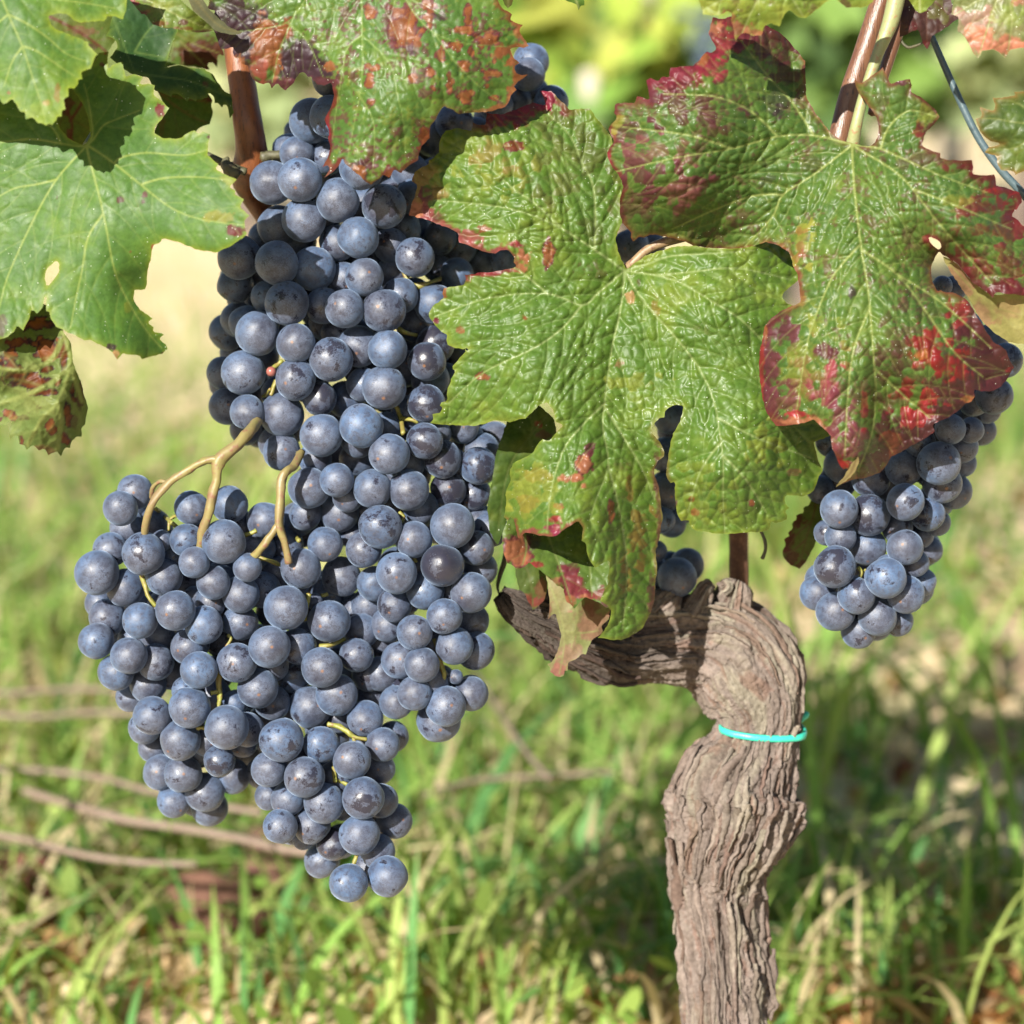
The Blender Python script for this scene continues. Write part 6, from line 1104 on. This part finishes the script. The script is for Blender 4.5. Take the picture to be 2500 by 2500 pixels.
# tie
k = int(np.argmin(np.abs(TFR[0] @ UP - P(1852, 1772, 1.055) @ UP) + (np.arange(NR) < NR * 0.35) * 10))
C0 = TFR[0][k]
tie = empty('plant_tie', C0, 'turquoise plastic tie looped round the narrow part of the trunk', 'tie')
th = np.linspace(0, 2 * np.pi, 72, endpoint=False)
ring = []
for q in th:
    i = int(np.clip(k + 6 * math.sin(q * 1 + 0.6), 0, NR - 1))
    j = int(q / (2 * np.pi) * NS) % NS
    rr = max(np.linalg.norm(TV[min(max(k + e, 0), NR - 1), (j + f) % NS] - TFR[0][min(max(k + e, 0), NR - 1)]) for e in (-8, -4, 0, 4, 8) for f in (-6, -3, 0, 3, 6))
    ring.append(rr)
ring = np.array(ring); 
for _ in range(14): ring = np.maximum(ring, (np.roll(ring, 1) + np.roll(ring, -1)) / 2 * 0.9985)
ringp = C0[None] + (ring + 0.0002)[:, None] * (np.cos(th)[:, None] * RIGHT + np.sin(th)[:, None] * (-FWD * 0.98 - UP * 0.20))
ringp += UP[None] * 0.0016 * (-np.cos(th))[:, None]
prof = np.array([(-0.0003, -0.0015), (0.0008, -0.0013), (0.0011, 0.0), (0.0008, 0.0013), (-0.0003, 0.0015), (-0.0006, 0.0)])
nrm = ringp - C0[None]; nrm /= np.linalg.norm(nrm, axis=1)[:, None]
RV = ringp[:, None] + prof[None, :, 0, None] * nrm[:, None] + prof[None, :, 1, None] * UP
n6 = len(prof); i = np.arange(72)[:, None]; j = np.arange(n6)[None]
RF = np.stack([i * n6 + j, i * n6 + (j + 1) % n6, ((i + 1) % 72) * n6 + (j + 1) % n6, ((i + 1) % 72) * n6 + j], -1).reshape(-1, 4)
mesh_obj('loop', RV.reshape(-1, 3), RF, M_TIE, tie)
ptube('knot', [(1950, 1762), (1960, 1752), (1968, 1745), (1974, 1742)], 1.06, [7, 8, 9, 5], M_TIE, tie, nseg=10)

# ------------------------------------------------------------------ ground, grass
def ground_material():
    m, nt, N, L, b = new_mat('meadow_soil')
    tc = N.new('ShaderNodeTexCoord'); v = tc.outputs['Object']
    n1 = noise(nt, v, 0.9, 4, 0.6); n2 = noise(nt, v, 7, 4, 0.6); n3 = noise(nt, v, 70, 4, 0.65)
    straw = mixc(nt, maprange(nt, n3, 0.35, 0.65), (0.56, 0.42, 0.25), (0.68, 0.55, 0.36))
    soil = mixc(nt, maprange(nt, n3, 0.35, 0.65), (0.24, 0.15, 0.10), (0.36, 0.24, 0.16))
    green = mixc(nt, maprange(nt, n3, 0.35, 0.65), (0.20, 0.30, 0.08), (0.30, 0.36, 0.11))
    sp = N.new('ShaderNodeSeparateXYZ'); L.new(v, sp.inputs[0])
    far = maprange(nt, sp.outputs[1], 1.9, 3.6)
    c = mixc(nt, maprange(nt, n2, 0.36, 0.52), soil, straw)
    c = mixc(nt, math_n(nt, 'MULTIPLY', far, 0.85), c, straw)
    gm = maprange(nt, math_n(nt, 'ADD', n1, math_n(nt, 'MULTIPLY', math_n(nt, 'SUBTRACT', n2, 0.5), 0.5)), 0.5, 0.62)
    c = mixc(nt, math_n(nt, 'MULTIPLY', gm, 0.5), c, green)
    L.new(c, b.inputs['Base Color']); b.inputs['Roughness'].default_value = 0.95; b.inputs['Specular IOR Level'].default_value = 0.1
    bp = N.new('ShaderNodeBump'); bp.inputs['Strength'].default_value = 0.6; bp.inputs['Distance'].default_value = 0.01
    L.new(n3, bp.inputs['Height']); L.new(bp.outputs[0], b.inputs['Normal'])
    return m
gx = np.concatenate([[-600, -200, -60, -20, -8], np.linspace(-4, 4, 81), [8, 20, 60, 200, 600]])
gy = np.concatenate([[-60, -15, -4, -1], np.linspace(0, 12, 121), [16, 24, 40, 80, 200, 600, 1600]])
GX, GY = np.meshgrid(gx, gy)
near = np.exp(-np.maximum(0, np.abs(GX) - 3)) * np.exp(-np.maximum(0, GY - 10))
GZ = near * 0.05 * (fbm2(GX * 1.3 + 20, GY * 1.3 + 20, 3) - 0.5) * np.clip(np.abs(GY - 1.0), 0, 1)
gi = np.arange(len(gy) - 1)[:, None] * len(gx); gj = np.arange(len(gx) - 1)[None]
GF = np.stack([gi + gj, gi + gj + 1, gi + len(gx) + gj + 1, gi + len(gx) + gj], -1).reshape(-1, 4)
g = mesh_obj('ground', np.stack([GX, GY, GZ], -1).reshape(-1, 3), GF, ground_material(), None, True)
tag(g, kind='structure')

def blades(n, y0, y1, hmin, hmax, wmin, wmax, seed, power=1.0, patch=0.0, straw=0.12, side=0.30):
    rng = np.random.RandomState(seed)
    u = rng.rand(int(n * (3.2 if patch else 1.0)))
    y = (y0 ** 2 + u * (y1 ** 2 - y0 ** 2)) ** 0.5
    x = (rng.rand(len(y)) * 2 - 1) * (side * y + 0.15)
    dens = fbm2(x * 1.1 + 40, y * 1.1 + 11, 91, 3) * 0.6 + fbm2(x * 5 + 4, y * 5, 92, 2) * 0.4
    if patch:
        keep = rng.rand(len(y)) < np.clip((dens - 0.5 + patch) * 6, 0, 1) * np.clip((y1 - y) / (y1 * 0.52), 0.0, 1) * (1 - 0.78 * sstep(1.9, 2.7, y) * sstep(0.02, -0.12, x / y))
        x, y, dens = x[keep][:n], y[keep][:n], dens[keep][:n]
    n = len(x)
    h = rng.uniform(hmin, hmax, n) * (0.7 + 0.8 * dens); w = rng.uniform(wmin, wmax, n)
    az = rng.uniform(0, 2 * np.pi, n); lean = rng.uniform(0.15, 1.25, n) * h; face = az + np.pi / 2 + rng.uniform(-0.7, 0.7, n)
    k = 6
    t = np.linspace(0, 1, k)[None]
    cx = x[:, None] + np.cos(az)[:, None] * lean[:, None] * t ** 1.8
    cy = y[:, None] + np.sin(az)[:, None] * lean[:, None] * t ** 1.8
    cz = h[:, None] * (t - 0.42 * (lean / h)[:, None] * t ** 2.6)
    cz = np.maximum(cz, 0.004 + 0 * t)
    ww = (w[:, None] * (1 - t ** 2.2) + 0.0002) * 0.5 * (0.6 + 0.9 * np.minimum(t * 4, 1) * 0.5)
    ox = np.cos(face)[:, None] * ww; oy = np.sin(face)[:, None] * ww
    V = np.stack([np.stack([cx - ox, cy - oy, cz], -1), np.stack([cx + ox, cy + oy, cz + ww * 0.5], -1)], 2).reshape(-1, 3)
    b = (np.arange(n) * k * 2)[:, None]; q = (np.arange(k - 1) * 2)[None]
    F = np.stack([b + q, b + q + 1, b + q + 3, b + q + 2], -1).reshape(-1, 4)
    c = np.array([[0.20, 0.345, 0.075]]) * np.ones((n, 1))
    a = rng.rand(n, 1); c2 = np.array([[0.33, 0.42, 0.12]]); c3 = np.array([[0.11, 0.27, 0.085]])
    c = np.where(a < 0.45, c, np.where(a < 0.8, c2, c3)) * rng.uniform(0.8, 1.25, (n, 1))
    s = rng.rand(n, 1) < straw
    c = np.where(s, np.array([[0.58, 0.48, 0.29]]) * rng.uniform(0.7, 1.15, (n, 1)), c)
    cc = np.repeat(c, k * 2, axis=0)
    tipf = np.tile(np.repeat(np.linspace(0, 1, k), 2), n)[:, None]
    cc = cc * (1 - 0.25 * tipf ** 3) + np.array([[0.30, 0.26, 0.07]]) * 0.25 * tipf ** 3
    return V, F, cc

v, f, c = blades(21000, 1.24, 5.2, 0.03, 0.115, 0.0028, 0.0075, 5, patch=0.14, straw=0.22)
tag(mesh_obj('grass', v, f, M_GRASS, None, True, c), kind='stuff')
v, f, c = blades(9000, 2.8, 9.0, 0.02, 0.07, 0.006, 0.013, 6, patch=-0.04, straw=0.4)
tag(mesh_obj('grass', v, f, M_GRASS, None, True, c), kind='stuff')
v, f, c = blades(300, 1.4, 2.8, 0.14, 0.26, 0.006, 0.012, 8, straw=0.05)
tag(mesh_obj('tall_grass', v, f, M_GRASS, None, True, c), kind='stuff')
# low broad leaved weeds and straw litter
def discs(n, y0, y1, r0, r1, z0, z1, seed, cols, side=0.3, flat=0.6):
    rng = np.random.RandomState(seed)
    y = (y0 ** 2 + rng.rand(n) * (y1 ** 2 - y0 ** 2)) ** 0.5; x = (rng.rand(n) * 2 - 1) * (side * y + 0.15)
    cl = fbm2(x * 3 + 7, y * 3, seed + 3, 2)
    z = rng.uniform(z0, z1, n) * (0.5 + cl); r = rng.uniform(r0, r1, n)
    a = rng.rand(n) * 6.283; nx = rng.normal(0, flat, n); ny = rng.normal(0, flat, n) - 0.2
    k = 7
    V = np.zeros((n, k + 1, 3)); V[:, 0] = np.stack([x, y, z - r * 0.12], -1)
    for i in range(k):
        t = a + i * 2 * np.pi / k; rr = r * (1.0 if i % 2 else 0.8) * (1.3 if i == 0 else 1)
        dx = np.cos(t) * rr; dy = np.sin(t) * rr
        V[:, i + 1] = np.stack([x + dx, y + dy, z + nx * dx + ny * dy], -1)
    V[..., 2] = np.maximum(V[..., 2], 0.003)
    b = (np.arange(n) * (k + 1))[:, None]; q = np.arange(k)[None]
    F = np.stack([b + 0 * q, b + 1 + q, b + 1 + (q + 1) % k], -1).reshape(-1, 3)
    pick = rng.randint(len(cols), size=n)
    c = np.array(cols)[pick] * rng.uniform(0.75, 1.2, (n, 1))
    return V.reshape(-1, 3), F, np.repeat(c, k + 1, axis=0)
v, f, c = discs(9000, 1.2, 4.0, 0.003, 0.008, 0.006, 0.055, 21, [(0.16, 0.27, 0.05), (0.22, 0.31, 0.07), (0.11, 0.22, 0.06)])
tag(mesh_obj('clover', v, f, M_GRASS, None, True, c), kind='stuff')
v, f, c = discs(2200, 1.2, 3.6, 0.005, 0.014, 0.002, 0.02, 22, [(0.42, 0.28, 0.14), (0.36, 0.20, 0.10), (0.22, 0.10, 0.06), (0.5, 0.38, 0.22)], flat=0.4)
tag(mesh_obj('leaf_litter', v, f, M_GRASS, None, True, c), kind='stuff')

# dead prunings lying in the grass, and an old clod
def ground_cane(label, pxs, z, r, mat=M_DEADCANE):
    W = np.array([ground_at(p[0], p[1], z + (p[2] if len(p) > 2 else 0)) for p in pxs])
    t = empty('dead_cane', W[0], label, 'branch', )
    tube('stick', W, np.full(len(W), r), mat, t, nseg=8, rough=0.15, seed=int(pxs[0][1]))
ground_cane('uppermost pale dead cane lying in the grass beside the broad bunch', [(-60, 1695), (60, 1690), (200, 1682), (330, 1690), (420, 1700)], 0.10, 0.0022)
ground_cane('second pale dead cane lying just below the uppermost one in the grass', [(-60, 1742), (80, 1750), (220, 1740), (330, 1742), (450, 1760)], 0.095, 0.0022)
ground_cane('dark dead cane dipping to the lower tail of the broad bunch', [(-60, 1880), (100, 1882), (240, 1898), (360, 1930), (520, 1965), (640, 1985)], 0.09, 0.0021)
ground_cane('longest pink brown dead cane crossing behind the tails of the broad bunch', [(60, 1930), (160, 1962), (300, 2000), (420, 2018), (560, 2042), (700, 2075), (800, 2085)], 0.085, 0.0028)
ground_cane('lowest thin dead cane in the grass, left of the reddish clod', [(-60, 2030), (60, 2050), (200, 2086), (330, 2105), (480, 2110)], 0.08, 0.0022)
ground_cane('thin brown dead cane lying between the bunches and the trunk', [(1040, 1940), (1160, 1906), (1300, 1895), (1420, 1890), (1500, 1885)], 0.08, 0.0018)
ground_cane('brown stalk sloping through the grass under the curled lobe', [(1160, 1640), (1220, 1740), (1280, 1830), (1340, 1900)], 0.10, 0.0018)
def clod(label, name, cat, px, py, sx, sy, sz, col, seed):
    p = ground_at(px, py); n = 26; m = 16
    th = np.linspace(0.05, np.pi - 0.05, m); ph = np.linspace(0, 2 * np.pi, n, endpoint=False)
    T, Q = np.meshgrid(th, ph, indexing='ij')
    d = np.stack([np.sin(T) * np.cos(Q), np.sin(T) * np.sin(Q), np.cos(T)], -1)
    rr = 0.75 + 0.5 * fbm3(d[..., 0] * 2 + seed, d[..., 1] * 2, d[..., 2] * 2, seed)
    V = d * rr[..., None] * np.array([sx, sy, sz]) + np.array([p[0], p[1], sz * 0.55])
    c = np.array(col)[None, None] * (0.6 + 0.8 * fbm3(d[..., 0] * 5 + 3, d[..., 1] * 5, d[..., 2] * 5, seed + 2))[..., None]
    o = mesh_obj(name, V.reshape(-1, 3), grid_faces(m, n), M_BARK, None, True, c.reshape(-1, 3))
    tag(o, label, cat)
clod('reddish brown weathered clod in the grass below the broad bunch', 'earth_clod', 'clod', 520, 2300, 0.035, 0.03, 0.030, (0.13, 0.065, 0.045), 3)
clod('smaller dark red clod half sunk in the grass beyond the lowest cane', 'earth_clod', 'clod', 80, 2260, 0.035, 0.03, 0.035, (0.11, 0.04, 0.03), 8)
clod('brown clod low in the grass behind the bottom tip of the broad bunch', 'earth_clod', 'clod', 690, 2240, 0.035, 0.03, 0.04, (0.12, 0.06, 0.045), 12)
# dry fallen leaves
rng = np.random.RandomState(4)
proto = None
LFP = [(0, -1), (0.35, -0.7), (0.9, -0.75), (0.75, -0.2), (1.0, 0.25), (0.5, 0.45), (0.35, 0.95), (0, 0.6), (-0.3, 1.0), (-0.5, 0.4), (-1.0, 0.2), (-0.7, -0.2), (-0.85, -0.8), (-0.3, -0.7)]
def fallen_mesh(seed, col):
    r = np.random.RandomState(seed); V = [(0, 0, 0.0)]
    for s in (0.55, 1.0):
        for (a, b) in LFP: V.append((a * s, b * s, 0.30 * s * s * r.uniform(0.2, 1.0) + 0.1 * abs(a) * s))
    n = len(LFP); F = [(0, 1 + i, 1 + (i + 1) % n) for i in range(n)]
    for i in range(n):
        a, b, c, d = 1 + i, 1 + (i + 1) % n, 1 + n + (i + 1) % n, 1 + n + i
        F += [(a, d, c), (a, c, b)]
    V = np.array(V)
    return mesh_obj('fallen_leaf', V, np.array(F), M_LEAF_FAR, None, False, np.array(col)[None] * r.uniform(0.7, 1.2, (len(V), 1)))
protos = [fallen_mesh(1, (0.44, 0.26, 0.12)), fallen_mesh(2, (0.40, 0.19, 0.09)), fallen_mesh(3, (0.5, 0.36, 0.2))]
used = [False] * 3
spots = [(2300, 2420), (2420, 2380), (2210, 2470), (2460, 2470), (2120, 2400), (2350, 2330), (2470, 2290), (1980, 2470), (1560, 2490), (1590, 2430), (1480, 2460), (300, 2280), (120, 2330), (60, 2150), (420, 2380), (980, 2440), (1340, 2330), (1960, 2330), (2240, 2260), (620, 2420), (1130, 2350), (2050, 2480), (2390, 2490), (1620, 2480)]
for i, (px, py) in enumerate(spots):
    k = i % 3; o = protos[k] if not used[k] else protos[k].copy()
    if used[k]: COL.objects.link(o)
    used[k] = True
    p = ground_at(px, py, 0.012); o.location = p
    s = rng.uniform(0.018, 0.034); o.scale = (s, s, s * rng.uniform(0.6, 1.4))
    o.rotation_euler = (rng.uniform(-0.5, 0.5), rng.uniform(-0.5, 0.5), rng.uniform(0, 6.28))
    tag(o, 'dry tan fallen leaf lying low among the blurred grass', 'leaf', 'dry fallen leaves in the grass')

# ------------------------------------------------------------------ the vines and posts of the next rows
def foliage(n, cen, size, seed, cols, r0=0.04, r1=0.075):
    rng = np.random.RandomState(seed)
    q = rng.normal(size=(n, 3)); q /= np.linalg.norm(q, axis=1)[:, None]
    q = q * (0.35 + 0.65 * rng.rand(n, 1) ** 0.5) * np.array(size) + np.array(cen)
    q += (rng.rand(n, 3) - 0.5) * 0.12
    nm = rng.normal(size=(n, 3)) * 0.8 + np.array([-0.2, -0.9, 0.45]); nm /= np.linalg.norm(nm, axis=1)[:, None]
    a = np.cross(nm, rng.normal(size=(n, 3))); a /= np.linalg.norm(a, axis=1)[:, None]; b = np.cross(nm, a)
    r = rng.uniform(r0, r1, n)
    k = len(LFP); V = np.zeros((n, k + 1, 3)); V[:, 0] = q + nm * (r * 0.15)[:, None]
    for i, (x, y) in enumerate(LFP): V[:, i + 1] = q + (a * x + b * y) * r[:, None] - nm * (r * 0.12 * rng.rand(n))[:, None]
    bb = (np.arange(n) * (k + 1))[:, None]; j = np.arange(k)[None]
    F = np.stack([bb + 0 * j, bb + 1 + j, bb + 1 + (j + 1) % k], -1).reshape(-1, 3)
    c = np.array(cols)[rng.randint(len(cols), size=n)] * rng.uniform(0.75, 1.25, (n, 1))
    return V.reshape(-1, 3), F, np.repeat(c, k + 1, axis=0)
VG = [(0.16, 0.28, 0.05), (0.22, 0.33, 0.055), (0.28, 0.36, 0.06), (0.11, 0.20, 0.045), (0.35, 0.37, 0.08)]
def vine(x, y, label, seed, zc=0.85, size=(0.5, 0.25, 0.5), n=420, group=None, cols=VG):
    t = empty('grape_vine', (x, y, 0), label, 'vine', group)
    zb = zc - size[2]
    tube('trunk', [(x, y, -0.02), (x + 0.02, y, zb * 0.5 + 0.1), (x - 0.02, y + 0.02, zb + 0.15), (x, y, zc)], [0.035, 0.028, 0.03, 0.02], M_BARK_PLAIN, t, nseg=8, rough=0.2, seed=seed)
    v, f, c = foliage(n, (x, y, zc), size, seed, cols)
    mesh_obj('foliage', v, f, M_LEAF_FAR, t, False, c)
    return t
M_BARK_PLAIN = stem_material('far_bark', (0.16, 0.12, 0.10), (0.10, 0.07, 0.06), (0.2, 0.16, 0.12), 12, 0.9)
c5 = ground_at(1500, 700); 
vine(0.20, 4.5, 'bright blurred vine of the next row showing in the gap above the middle leaf', 31, 0.62, (0.30, 0.22, 0.30), 300)
vine(0.55, 4.5, 'darker blurred vine behind the crimson leaf, carrying a dark bunch', 32, 0.72, (0.26, 0.22, 0.36), 300, cols=[(0.10, 0.17, 0.045), (0.14, 0.23, 0.05), (0.07, 0.13, 0.04)])
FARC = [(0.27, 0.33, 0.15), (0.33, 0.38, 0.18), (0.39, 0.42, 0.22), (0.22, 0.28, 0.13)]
for x, y, lab in [(-2.3, 6.9, 'first blurred vine of the far row, beyond the photo edge by the smooth leaf'), (-1.5, 6.8, 'second blurred vine of the far row, behind the smooth leaf'), (-0.75, 6.7, 'blurred vine of the far row in the gap beside the red cane'), (0.0, 6.9, 'blurred vine of the far row behind the spotted leaf'),
                  (0.75, 7.0, 'blurred vine of the far row behind the brown cane'), (1.45, 6.9, 'blurred vine of the far row beyond the wire'), (2.2, 7.0, 'last blurred vine of the far row past the pinkish leaf')]:
    vine(x, y, lab, 40 + int(x * 10), 0.78, (0.46, 0.3, 0.55), 420, 'vines of the far row', FARC)
bk = empty('grape_bunch', (0.338, 4.20, 0.605), 'dark blurred bunch hanging in the next row, by the top of the crimson leaf', 'grapes')
rg = np.random.RandomState(8)
for i in range(34):
    o = bpy.data.objects.new('grape', GM[i % 5]); COL.objects.link(o); o.parent = bk
    h = rg.rand(); o.location = (rg.normal(0, 0.020 * (1.2 - h)), rg.normal(0, 0.02), -0.10 * h); o.scale = (0.0095,) * 3
M_POST = stem_material('pale_post', (0.44, 0.39, 0.31), (0.38, 0.33, 0.27), (0.36, 0.31, 0.25), 20, 0.8)
def post(px, py_top, dist, r, label):
    v = (px - 1250) * PX * RIGHT - (py_top - 1250) * PX * UP + FWD
    p = CAM + v * (dist / v[1])
    t = empty('post', (p[0], p[1], 0), label, 'post')
    tube('pole', [(p[0], p[1], -0.05), (p[0], p[1], p[2] * 0.5), (p[0], p[1], p[2])], [r, r, r], M_POST, t, nseg=12)
post(1440, 178, 4.3, 0.017, 'short pale blurred post in the gap above the middle leaf')
post(2340, -60, 8.6, 0.045, 'pale blurred post beyond the wire')
post(2170, -60, 9.4, 0.03, 'thin pale blurred post half hidden by the pale stalk')
tg = empty('tag', P(1560, 20, 4.3), 'small white tag glinting in the blurred row near the top edge', 'tag')
q = P(1560, 20, 4.25)
tube('sleeve', [q + np.array([0, 0, -0.03]), q, q + np.array([0.004, 0, 0.032])], [0.030, 0.032, 0.028], M_POST, tg, nseg=12)
for z, nm in ((0.95, 'upper blurred trellis wire of the far row'), (0.62, 'lower blurred trellis wire of the far row')):
    t = empty('trellis_wire', (-4, 8.6, z), nm, 'wire')
    tube('wire', [(-4, 8.6, z), (0, 8.6, z - 0.01), (4, 8.6, z)], [0.006] * 3, M_POST, t, nseg=6, sub=3)
# far tree line
v, f, c = foliage(5200, (0, 0, 0), (1, 1, 1), 90, [(0.10, 0.15, 0.04), (0.14, 0.19, 0.05), (0.18, 0.21, 0.07)], 0.5, 0.9)
rg = np.random.RandomState(9); k = len(LFP) + 1
off = np.stack([rg.uniform(-22, 22, 5200), rg.uniform(42, 50, 5200), np.abs(rg.normal(0, 2.2, 5200)) + 0.3], -1)
v = v.reshape(-1, k, 3); v = (v - v[:, :1]) + off[:, None]
tag(mesh_obj('distant_trees', v.reshape(-1, 3), f, M_LEAF_FAR, None, False, c), kind='stuff')
